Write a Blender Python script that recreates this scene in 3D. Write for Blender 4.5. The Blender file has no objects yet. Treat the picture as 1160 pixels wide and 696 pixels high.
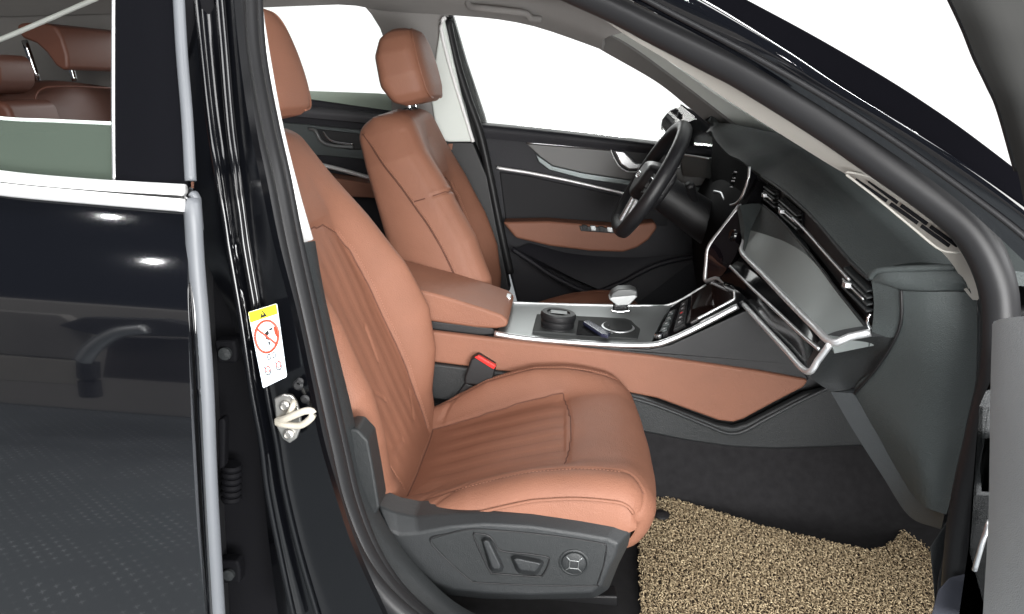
import bpy, bmesh, math, random
import numpy as np
from mathutils import Vector, Matrix
random.seed(4); np.random.seed(4)
SC = bpy.context.scene
COL = SC.collection
V = Vector

# ------------------------------------------------------------------ camera
F = 880.0; PX, PY = 580.0, 348.0            # focal length and centre of a 1160 px wide picture
CAM = V((0.0, -1.72, 1.115))
_rho = math.radians(3.5)
_y = V((638 - PX, PY - 98, F)).normalized()
_h = V((math.cos(_rho), -math.sin(_rho), 0)); _h = (_h - _y * _h.dot(_y)).normalized()
_z = _y.cross(_h)
if _z.y < 0: _z = -_z
RIGHT = V((_h.x, _y.x, _z.x)); UP = V((_h.y, _y.y, _z.y)); FWD = V((_h.z, _y.z, _z.z))
cam = bpy.data.objects.new('camera', bpy.data.cameras.new('camera')); COL.objects.link(cam)
m = Matrix((RIGHT, UP, -FWD)).transposed().to_4x4(); m.translation = CAM
cam.matrix_world = m
cam.data.sensor_width = 36; cam.data.lens = 36 * F / 1160
cam.data.clip_start = 0.02; cam.data.clip_end = 200
SC.camera = cam

def at(px, py, y=None, x=None, z=None):
    """point of the place seen at a pixel, at a given depth across / along / up the car"""
    d = FWD + RIGHT * ((px - PX) / F) + UP * ((PY - py) / F)
    if y is not None: k = (y - CAM.y) / d.y
    elif x is not None: k = (x - CAM.x) / d.x
    else: k = (z - CAM.z) / d.z
    return CAM + d * k
def A(L, y=None):
    return [at(p[0], p[1], y=(p[2] if len(p) > 2 else y)) for p in L]

# ------------------------------------------------------------------ light
SC.view_settings.view_transform = 'Standard'; SC.view_settings.look = 'None'
SC.view_settings.exposure = 0.0; SC.view_settings.gamma = 1.0
W = bpy.data.worlds.new('World'); SC.world = W; W.use_nodes = True
nt = W.node_tree; nt.nodes.clear()
tc = nt.nodes.new('ShaderNodeTexCoord'); sx = nt.nodes.new('ShaderNodeSeparateXYZ')
nt.links.new(tc.outputs['Generated'], sx.inputs[0])
rmp = nt.nodes.new('ShaderNodeValToRGB')
rmp.color_ramp.elements[0].position = 0.60; rmp.color_ramp.elements[0].color = (0.045, 0.05, 0.062, 1)
rmp.color_ramp.elements[1].position = 0.72; rmp.color_ramp.elements[1].color = (1.0, 1.0, 1.0, 1)
mr = nt.nodes.new('ShaderNodeMapRange'); mr.inputs[1].default_value = -1; mr.inputs[2].default_value = 1
nt.links.new(sx.outputs['Y'], mr.inputs[0]); nt.links.new(mr.outputs[0], rmp.inputs[0])
bg = nt.nodes.new('ShaderNodeBackground'); bg.inputs[1].default_value = 1.3
ow = nt.nodes.new('ShaderNodeOutputWorld')
nt.links.new(rmp.outputs[0], bg.inputs[0]); nt.links.new(bg.outputs[0], ow.inputs[0])

def area(name, loc, target, sx_, sy_, power, col=(1, 1, 1)):
    l = bpy.data.lights.new(name, 'AREA'); l.shape = 'RECTANGLE'; l.size = sx_; l.size_y = sy_
    l.energy = power; l.color = col
    o = bpy.data.objects.new(name, l); COL.objects.link(o); o.location = loc
    o.rotation_euler = (V(target) - V(loc)).to_track_quat('-Z', 'Y').to_euler()
    return o
area('softbox_camera_side', (0.75, -3.3, 1.35), (0.0, 0.3, 0.9), 2.3, 1.9, 150, (1.0, 0.985, 0.96))
area('low_fill', (0.75, -2.3, 0.62), (0.15, 0.55, 1.22), 1.0, 0.5, 45)  # added low fill lamp, lifts the dark far pillar trim
area('partition_fill', (-2.0, -1.25, 2.5), (-1.7, -2.25, 0.7), 1.2, 0.25, 42)  # added fill lamp, brightens the partition mirrored in the rear door
area('softbox_over_door', (-0.5, -2.1, 2.9), (-0.4, -0.7, 0.6), 2.2, 0.7, 60)
area('softbox_front', (2.5, -1.3, 2.0), (0.1, 0.2, 1.0), 1.8, 1.4, 85)
area('softbox_far_side', (-0.2, 2.9, 2.3), (-0.1, 0.2, 0.8), 2.4, 1.0, 45)

def mirrored_lamp(px, py, y, n, dist, size, power):
    p = at(px, py, y=y); d = (p - CAM).normalized(); n = V(n).normalized(); r = d - n * (2 * d.dot(n))
    q = p + r * dist; o = area('ceiling_lamp', q, p, size, size, power); o.data.shape = 'DISK'
mirrored_lamp(171, 68, -.86, (-.02, -1, .12), 3.2, .05, 2)
mirrored_lamp(186, 276, -.915, (0, -1, .16), 3.4, .06, 2)
# ------------------------------------------------------------------ materials
MATS = {}
def mat(name, col, rough=0.5, metal=0.0, coat=0.0, ior=1.5, bump=None, var=0.0, vscale=6, spec=0.5, sheen=0.0, emit=0, coat_r=0.03):
    if name in MATS: return MATS[name]
    M = bpy.data.materials.new(name); M.use_nodes = True
    n = M.node_tree.nodes; L = M.node_tree.links; b = n['Principled BSDF']
    b.inputs['Base Color'].default_value = (*col, 1); b.inputs['Roughness'].default_value = rough
    b.inputs['Metallic'].default_value = metal; b.inputs['IOR'].default_value = ior
    b.inputs['Coat Weight'].default_value = coat; b.inputs['Coat Roughness'].default_value = coat_r
    b.inputs['Specular IOR Level'].default_value = spec
    b.inputs['Sheen Weight'].default_value = sheen
    t = n.new('ShaderNodeTexCoord')
    if var:
        ns = n.new('ShaderNodeTexNoise'); ns.inputs['Scale'].default_value = vscale; ns.inputs['Detail'].default_value = 6
        L.new(t.outputs['Object'], ns.inputs[0])
        mx = n.new('ShaderNodeMix'); mx.data_type = 'RGBA'
        mx.inputs[6].default_value = (*[c * (1 - var) for c in col], 1); mx.inputs[7].default_value = (*[min(1, c * (1 + var)) for c in col], 1)
        L.new(ns.outputs[0], mx.inputs[0]); L.new(mx.outputs[2], b.inputs['Base Color'])
        rr = n.new('ShaderNodeMapRange'); rr.inputs[3].default_value = max(0.02, rough - 0.08); rr.inputs[4].default_value = min(1, rough + 0.08)
        L.new(ns.outputs[0], rr.inputs[0]); L.new(rr.outputs[0], b.inputs['Roughness'])
    if bump:
        kind, sc, st = bump
        bp = n.new('ShaderNodeBump'); bp.inputs['Strength'].default_value = st; bp.inputs['Distance'].default_value = 0.001
        if kind == 'grain':
            vo = n.new('ShaderNodeTexVoronoi'); vo.inputs['Scale'].default_value = sc; L.new(t.outputs['Object'], vo.inputs[0])
            n2 = n.new('ShaderNodeTexNoise'); n2.inputs['Scale'].default_value = sc * 0.12; n2.inputs['Detail'].default_value = 5
            L.new(t.outputs['Object'], n2.inputs[0])
            ad = n.new('ShaderNodeMath'); ad.operation = 'MULTIPLY_ADD'; ad.inputs[1].default_value = 1.6
            L.new(n2.outputs[0], ad.inputs[0]); L.new(vo.outputs[0], ad.inputs[2]); L.new(ad.outputs[0], bp.inputs['Height'])
        else:
            n2 = n.new('ShaderNodeTexNoise'); n2.inputs['Scale'].default_value = sc; n2.inputs['Detail'].default_value = 8
            n2.inputs['Roughness'].default_value = 0.7
            L.new(t.outputs['Object'], n2.inputs[0]); L.new(n2.outputs[0], bp.inputs['Height'])
        L.new(bp.outputs[0], b.inputs['Normal'])
    if emit:
        b.inputs['Emission Color'].default_value = (*col, 1); b.inputs['Emission Strength'].default_value = emit
    MATS[name] = M
    return M
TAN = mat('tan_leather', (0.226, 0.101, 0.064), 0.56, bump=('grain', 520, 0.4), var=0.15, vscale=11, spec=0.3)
TAN2 = mat('tan_leather_insert', (0.224, 0.097, 0.060), 0.58, bump=('grain', 620, 0.3), var=0.08, vscale=14, spec=0.28)
SEAM = mat('seam_shade', (0.10, 0.036, 0.022), 0.8)  # dark brown tubes paint the groove shade along the seams
THREAD = mat('tan_thread', (0.33, 0.15, 0.095), 0.6)
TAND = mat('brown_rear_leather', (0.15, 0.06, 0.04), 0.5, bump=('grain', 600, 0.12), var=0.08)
DASH = mat('dash_soft_skin', (0.047, 0.055, 0.055), 0.5, bump=('grain', 620, 0.5), var=0.14, vscale=7, spec=0.35)
PLAS = mat('dark_grey_plastic', (0.021, 0.023, 0.024), 0.45, bump=('grain', 800, 0.4), var=0.14, vscale=8, spec=0.35)
PLASL = mat('valance_grey_plastic', (0.024, 0.026, 0.0275), 0.42, bump=('grain', 800, 0.4), var=0.1, spec=0.42)
BLK = mat('black_plastic', (0.008, 0.008, 0.009), 0.5, bump=('grain', 1200, 0.15), var=0.1)
DOORP = mat('door_dark_skin', (0.015, 0.015, 0.019), 0.55, bump=('grain', 700, 0.3), var=0.1, spec=0.3)
PIANO = mat('piano_black', (0.004, 0.004, 0.005), 0.06, coat=0.6)
PAINT = mat('black_car_paint', (0.0025, 0.0028, 0.004), 0.06, coat=1.0, coat_r=0.015, ior=1.55)
JAMB = mat('inner_black_paint', (0.002, 0.0022, 0.003), 0.16, spec=0.45)
RUB = mat('grey_rubber_seal', (0.015, 0.015, 0.016), 0.42, var=0.1, spec=0.25)
RUBL = mat('pale_edge_seal', (0.11, 0.117, 0.128), 0.45, var=0.12)
SILV = mat('satin_silver', (0.74, 0.75, 0.76), 0.42, metal=1.0)
CHR = mat('chrome', (0.85, 0.86, 0.87), 0.08, metal=1.0)
ALU = mat('brushed_grey_trim', (0.24, 0.25, 0.25), 0.38, metal=0.75, bump=('noise', 300, 0.05))
DALU = mat('dark_grey_trim', (0.10, 0.115, 0.115), 0.36, metal=0.55)
LIN = mat('grey_headliner', (0.25, 0.24, 0.23), 0.95, bump=('noise', 900, 0.3), var=0.05, vscale=30)
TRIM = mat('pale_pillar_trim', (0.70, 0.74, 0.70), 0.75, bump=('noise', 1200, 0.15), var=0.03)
TRIMW = mat('lit_pillar_trim', (0.86, 0.86, 0.85), 0.6, bump=('noise', 1200, 0.1))  # overexposed pale trim, the strong light put into its colour
CARP = mat('black_carpet', (0.019, 0.0185, 0.0195), 1.0, bump=('noise', 800, 0.9), var=0.35, vscale=60, sheen=0.04, spec=0.02)
STEEL = mat('bare_steel', (0.42, 0.41, 0.39), 0.4, metal=1.0, var=0.1, vscale=60)
DARK = mat('black_plastic_and_shade', (0.004, 0.004, 0.005), 0.7, bump=('grain', 1200, 0.15), var=0.1, spec=0.08)  # also paints the shade in the door shaft and cup well
NYL = mat('cream_nylon', (0.42, 0.39, 0.33), 0.5)
RED = mat('red_button', (0.7, 0.03, 0.025), 0.35)
WHITE = mat('label_white', (0.72, 0.80, 0.86), 0.4)
YEL = mat('label_yellow', (0.82, 0.72, 0.02), 0.4)
INK = mat('label_black', (0.01, 0.01, 0.01), 0.5)
REDINK = mat('label_red', (0.72, 0.05, 0.02), 0.5)
GREYDR = mat('door_grey_trim', (0.26, 0.272, 0.278), 0.65, bump=('grain', 700, 0.4), var=0.05)
ICON = mat('icon_grey', (0.45, 0.45, 0.46), 0.5)

def glass(name, tint, refl=1.0):
    M = bpy.data.materials.new(name); M.use_nodes = True
    n = M.node_tree.nodes; L = M.node_tree.links; n.clear()
    o = n.new('ShaderNodeOutputMaterial'); tr = n.new('ShaderNodeBsdfTransparent'); tr.inputs[0].default_value = (*tint, 1)
    gl = n.new('ShaderNodeBsdfGlossy'); gl.inputs['Roughness'].default_value = 0.02
    fr = n.new('ShaderNodeFresnel'); fr.inputs[0].default_value = 1.45
    mx = n.new('ShaderNodeMixShader'); L.new(fr.outputs[0], mx.inputs[0]); L.new(tr.outputs[0], mx.inputs[1]); L.new(gl.outputs[0], mx.inputs[2])
    L.new(mx.outputs[0], o.inputs[0]); return M
CLEAR = glass('clear_window_glass', (0.97, 0.985, 0.975))
GREEN = glass('green_window_glass', (0.50, 0.60, 0.52))
_g = GREEN.node_tree; _d = _g.nodes.new('ShaderNodeBsdfDiffuse'); _d.inputs[0].default_value = (.075, .095, .078, 1); _m = _g.nodes.new('ShaderNodeMixShader'); _m.inputs[0].default_value = .6
_o = [n for n in _g.nodes if n.type == 'OUTPUT_MATERIAL'][0]; _s = _o.inputs[0].links[0].from_socket
_g.links.new(_s, _m.inputs[1]); _g.links.new(_d.outputs[0], _m.inputs[2]); _g.links.new(_m.outputs[0], _o.inputs[0])

def coil_mat():
    M = bpy.data.materials.new('coil_mat_vinyl'); M.use_nodes = True
    n = M.node_tree.nodes; L = M.node_tree.links; b = n['Principled BSDF']; b.inputs['Roughness'].default_value = 0.5
    t = n.new('ShaderNodeTexCoord')
    ns = n.new('ShaderNodeTexNoise'); ns.inputs['Scale'].default_value = 260; ns.inputs['Detail'].default_value = 3; L.new(t.outputs['Object'], ns.inputs[0])
    r = n.new('ShaderNodeValToRGB'); e = r.color_ramp.elements
    e[0].position = 0.36; e[0].color = (0.07, 0.045, 0.022, 1); e[1].position = 0.64; e[1].color = (0.56, 0.455, 0.29, 1)
    e.new(0.48).color = (0.31, 0.235, 0.14, 1)
    L.new(ns.outputs[0], r.inputs[0]); L.new(r.outputs[0], b.inputs['Base Color']); return M
COIL = coil_mat()

def floor_mat_plate():
    M = bpy.data.materials.new('tread_plate'); M.use_nodes = True
    n = M.node_tree.nodes; L = M.node_tree.links; b = n['Principled BSDF']
    b.inputs['Base Color'].default_value = (0.36, 0.39, 0.41, 1); b.inputs['Roughness'].default_value = 0.5
    t = n.new('ShaderNodeTexCoord')
    def lug(rot, off):
        mp = n.new('ShaderNodeMapping'); mp.inputs['Rotation'].default_value[2] = rot; mp.inputs['Location'].default_value = off
        L.new(t.outputs['Object'], mp.inputs[0])
        m2 = n.new('ShaderNodeVectorMath'); m2.operation = 'SCALE'; m2.inputs['Scale'].default_value = 38; L.new(mp.outputs[0], m2.inputs[0])
        fr = n.new('ShaderNodeVectorMath'); fr.operation = 'FRACTION'; L.new(m2.outputs[0], fr.inputs[0])
        sb = n.new('ShaderNodeVectorMath'); sb.operation = 'SUBTRACT'; sb.inputs[1].default_value = (0.5, 0.5, 0); L.new(fr.outputs[0], sb.inputs[0])
        ml = n.new('ShaderNodeVectorMath'); ml.operation = 'MULTIPLY'; ml.inputs[1].default_value = (2.4, 11, 0); L.new(sb.outputs[0], ml.inputs[0])
        ln = n.new('ShaderNodeVectorMath'); ln.operation = 'LENGTH'; L.new(ml.outputs[0], ln.inputs[0])
        ls = n.new('ShaderNodeMath'); ls.operation = 'LESS_THAN'; ls.inputs[1].default_value = 0.62; L.new(ln.outputs['Value'], ls.inputs[0])
        return ls
    a = lug(math.radians(45), (0, 0, 0)); c = lug(math.radians(-45), (0.025, 0.025, 0))
    mx = n.new('ShaderNodeMath'); mx.operation = 'MAXIMUM'; L.new(a.outputs[0], mx.inputs[0]); L.new(c.outputs[0], mx.inputs[1])
    cm = n.new('ShaderNodeMix'); cm.data_type = 'RGBA'; cm.inputs[6].default_value = (0.17, 0.188, 0.198, 1); cm.inputs[7].default_value = (0.46, 0.48, 0.5, 1)
    wn_ = n.new('ShaderNodeTexNoise'); wn_.inputs['Scale'].default_value = 9; wn_.inputs['Detail'].default_value = 6; L.new(t.outputs['Object'], wn_.inputs[0])
    wr = n.new('ShaderNodeMapRange'); wr.inputs[1].default_value = .40; wr.inputs[2].default_value = .62; L.new(wn_.outputs[0], wr.inputs[0])
    wm = n.new('ShaderNodeMath'); wm.operation = 'MULTIPLY'; L.new(mx.outputs[0], wm.inputs[0]); L.new(wr.outputs[0], wm.inputs[1])
    L.new(wm.outputs[0], cm.inputs[0]); L.new(cm.outputs[2], b.inputs['Base Color'])
    return M

# ------------------------------------------------------------------ helpers
def tag(o, label=None, cat=None, group=None, kind=None):
    if label: o['label'] = label
    if cat: o['category'] = cat
    if group: o['group'] = group
    if kind: o['kind'] = kind
    return o
def thing(name, loc, label, cat, group=None):
    o = bpy.data.objects.new(name, None); COL.objects.link(o); o.location = loc; o.empty_display_size = 0.05
    return tag(o, label, cat, group)
def wloc(o):
    p = V(o.location)
    while o.parent: o = o.parent; p = p + o.location
    return p
def link(name, verts, faces, material, parent=None, smooth=True, toward=False):
    """one mesh object; verts in world coordinates, origin at the parent's origin"""
    me = bpy.data.meshes.new(name); off = wloc(parent) if parent else V((0, 0, 0))
    me.from_pydata([tuple(V(v) - off) for v in verts], [], faces)
    me.update()
    if toward:                                  # faces look at the side the photographer stands on
        c = V((0, 0, 0)); nn = V((0, 0, 0))
        for p in me.polygons: nn += p.normal * p.area; c += p.center / len(me.polygons)
        if nn.dot(CAM - (c + off)) < 0: me.flip_normals()
    if smooth:
        for p in me.polygons: p.use_smooth = True
    me.materials.append(material)
    o = bpy.data.objects.new(name, me); COL.objects.link(o)
    if parent: o.parent = parent
    return o
def fixn(o):
    bm = bmesh.new(); bm.from_mesh(o.data); bmesh.ops.recalc_face_normals(bm, faces=bm.faces); bm.to_mesh(o.data); bm.free(); return o
def spl(P, n, closed=False):
    """centripetal-ish Catmull-Rom through P, resampled to n points"""
    P = [V(p) for p in P]
    if len(P) == 2 and not closed: return [P[0].lerp(P[1], i / (n - 1)) for i in range(n)]
    Q = [P[-1]] + P + [P[0], P[1]] if closed else [P[0] * 2 - P[1]] + P + [P[-1] * 2 - P[-2]]
    out = []
    for i in range(1, len(Q) - 2):
        a, b, c, d = Q[i - 1:i + 3]
        for k in range(12):
            t = k / 12
            out.append(0.5 * ((2 * b) + (c - a) * t + (2 * a - 5 * b + 4 * c - d) * t * t + (3 * b - a - 3 * c + d) * t ** 3))
    out.append(Q[-2].copy())
    L = [0]
    for i in range(1, len(out)): L.append(L[-1] + (out[i] - out[i - 1]).length)
    res = []; j = 0
    m_ = n if closed else n - 1
    for k in range(n):
        s = L[-1] * k / m_
        while j < len(L) - 2 and L[j + 1] < s: j += 1
        e = L[j + 1] - L[j]
        res.append(out[j].lerp(out[j + 1], (s - L[j]) / e if e > 1e-9 else 0))
    return res
def poly(P, n):
    """straight-edged resampling"""
    P = [V(p) for p in P]; L = [0]
    for i in range(1, len(P)): L.append(L[-1] + (P[i] - P[i - 1]).length)
    res = []; j = 0
    for k in range(n):
        s = L[-1] * k / (n - 1)
        while j < len(L) - 2 and L[j + 1] < s: j += 1
        e = L[j + 1] - L[j]; res.append(P[j].lerp(P[j + 1], (s - L[j]) / e if e > 1e-9 else 0))
    return res
def gridfaces(nu, nv, cu=False, cv=False):
    f = []
    for i in range(nu - (0 if cu else 1)):
        for j in range(nv - (0 if cv else 1)):
            a = i * nv + j; b = i * nv + (j + 1) % nv; c = ((i + 1) % nu) * nv + (j + 1) % nv; d = ((i + 1) % nu) * nv + j
            f.append((a, b, c, d))
    return f
def solid(o, th, bev=0.0, seg=2):
    s = o.modifiers.new('s', 'SOLIDIFY'); s.thickness = th; s.offset = -1
    if bev:
        b = o.modifiers.new('b', 'BEVEL'); b.width = bev; b.segments = seg; b.limit_method = 'ANGLE'; b.angle_limit = math.radians(40)
    e = o.modifiers.new('e', 'EDGE_SPLIT'); e.split_angle = math.radians(55)
    return o
def sheet(name, curves, material, parent=None, th=0.012, nu=24, nv=None, straight=False, bev=0.0):
    """loft a moulded panel through world-space curves; the panel has real thickness behind its face"""
    R = [spl(c, nu) for c in curves]
    if nv:
        cols = [(poly if straight else spl)([R[k][i] for k in range(len(R))], nv) for i in range(nu)]
        vs = [p for c in cols for p in c]; fc = gridfaces(nu, nv)
    else:
        vs = [R[k][i] for i in range(nu) for k in range(len(R))]; fc = gridfaces(nu, len(R))
    o = link(name, vs, fc, material, parent, True, True)
    if th: solid(o, th, bev)
    return o
def slab(name, P, material, parent=None, depth=(0, 0.02, 0), bev=0.003, seg=3, smooth=True, round_=0):
    """a flat outline (world points) given thickness along `depth`, edges bevelled"""
    P = [V(p) for p in P]; n = len(P); D = V(depth)
    vs = P + [p + D for p in P]
    fc = [tuple(range(n)), tuple(range(2 * n - 1, n - 1, -1))] + [(i, i + n, (i + 1) % n + n, (i + 1) % n) for i in range(n)]
    o = fixn(link(name, vs, fc, material, parent, False))
    if bev:
        b = o.modifiers.new('b', 'BEVEL'); b.width = bev; b.segments = seg; b.limit_method = 'ANGLE'; b.angle_limit = math.radians(30)
    if smooth:
        for p in o.data.polygons: p.use_smooth = True
        w = o.modifiers.new('w', 'WEIGHTED_NORMAL'); w.keep_sharp = False
    return o
def dish(name, outer, inner, material, parent=None, back=None, nr=None, bev=0.002):
    """chamfered plate: outer outline, raised inner outline, optional back depth"""
    n = len(outer); vs = list(outer) + list(inner); fc = [(i, (i + 1) % n, (i + 1) % n + n, i + n) for i in range(n)] + [tuple(range(n, 2 * n))]
    if back is not None:
        vs += [V(p) + V(back) for p in outer]; fc += [(i, i + 2 * n, (i + 1) % n + 2 * n, (i + 1) % n) for i in range(n)] + [tuple(range(3 * n - 1, 2 * n - 1, -1))]
    o = fixn(link(name, vs, fc, material, parent, True))
    b = o.modifiers.new('b', 'BEVEL'); b.width = bev; b.segments = 3; b.limit_method = 'ANGLE'; b.angle_limit = math.radians(14)
    o.modifiers.new('w', 'WEIGHTED_NORMAL')
    return o
def tube(name, P, r, material, parent=None, n=8, res=None, closed=False, flat=1.0, up=(0, 0, 1), straight=False, cap=True):
    res = res or max(8, len(P) * 6)
    C = [V(p) for p in P] if res == -1 else ((poly(P, res) if straight else spl(P, res, closed)))
    N = len(C); vs = []; upv = V(up)
    for i, p in enumerate(C):
        a = C[(i - 1) % N] if (closed or i > 0) else p; b = C[(i + 1) % N] if (closed or i < N - 1) else p
        t = (b - a).normalized(); s = t.cross(upv)
        s = s.normalized() if s.length > 1e-5 else V((1, 0, 0)); q = s.cross(t)
        rr = r(i / (N - 1)) if callable(r) else r
        for k in range(n):
            w = 2 * math.pi * k / n
            vs.append(p + s * (rr * math.cos(w)) + q * (rr * flat * math.sin(w)))
    fc = gridfaces(N, n, closed, True)
    if not closed and cap: fc += [tuple(range(n)), tuple(range(N * n - 1, N * n - n - 1, -1))]
    return fixn(link(name, vs, fc, material, parent, True))
def lathe(name, prof, base, axis, material, parent=None, n=28, smooth=True):
    axis = V(axis).normalized(); s = axis.orthogonal().normalized(); q = axis.cross(s); vs = []
    for (r, h) in prof:
        for k in range(n):
            w = 2 * math.pi * k / n; vs.append(V(base) + axis * h + (s * math.cos(w) + q * math.sin(w)) * r)
    fc = gridfaces(len(prof), n, False, True) + [tuple(range(n)), tuple(range(len(prof) * n - 1, (len(prof) - 1) * n - 1, -1))]
    o = fixn(link(name, vs, fc, material, parent, smooth))
    e = o.modifiers.new('e', 'EDGE_SPLIT'); e.split_angle = math.radians(35)
    return o
def box(name, c, ax, half, material, parent=None, bev=0.003, seg=3):
    """box at c with half sizes along three axes"""
    c = V(c); X, Y_, Z = [V(a).normalized() for a in ax]
    vs = [c + X * half[0] * i + Y_ * half[1] * j + Z * half[2] * k for i in (-1, 1) for j in (-1, 1) for k in (-1, 1)]
    fc = [(0, 1, 3, 2), (4, 6, 7, 5), (0, 4, 5, 1), (2, 3, 7, 6), (0, 2, 6, 4), (1, 5, 7, 3)]
    o = fixn(link(name, vs, fc, material, parent, True))
    b = o.modifiers.new('b', 'BEVEL'); b.width = bev; b.segments = seg; o.modifiers.new('w', 'WEIGHTED_NORMAL')
    return o
AX = ((1, 0, 0), (0, 1, 0), (0, 0, 1))
I = np.interp
def sstep(a, b, x): t = np.clip((x - a) / (b - a), 0, 1); return t * t * (3 - 2 * t)
def segdist(S, T, P):
    """distance from grid points to a polyline in panel coordinates"""
    d = np.full(S.shape, 9.0)
    for (a, b) in zip(P[:-1], P[1:]):
        ax, ay = a; bx, by = b; vx, vy = bx - ax, by - ay; l2 = vx * vx + vy * vy + 1e-12
        k = np.clip(((S - ax) * vx + (T - ay) * vy) / l2, 0, 1)
        d = np.minimum(d, np.hypot(S - ax - k * vx, T - ay - k * vy))
    return d

# ------------------------------------------------------------------ front seats
def stitches(name, pts, material, parent, r=0.0007, dash=0.0045, gap=0.003):
    """dashed thread following a dense line of surface points"""
    L = 0; vs = []; fc = []
    P = poly(pts, max(8, int(sum((pts[i + 1] - pts[i]).length for i in range(len(pts) - 1)) / 0.0015)))
    i = 0; step = 0.0015; nd = max(1, int(dash / step)); ng = max(1, int(gap / step))
    while i + nd < len(P):
        a, b = P[i], P[i + nd]; t = (b - a).normalized(); s = t.orthogonal().normalized(); q = t.cross(s); k0 = len(vs)
        for p, rr in ((a, 0.6), (a.lerp(b, .5), 1), (b, 0.6)):
            for k in range(5):
                w = 2 * math.pi * k / 5; vs.append(p + (s * math.cos(w) + q * math.sin(w)) * r * rr)
        for u in range(2):
            for k in range(5): fc.append((k0 + u * 5 + k, k0 + u * 5 + (k + 1) % 5, k0 + u * 5 + 5 + (k + 1) % 5, k0 + u * 5 + 5 + k))
        i += nd + ng
    return link(name, vs, fc, material, parent)

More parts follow.
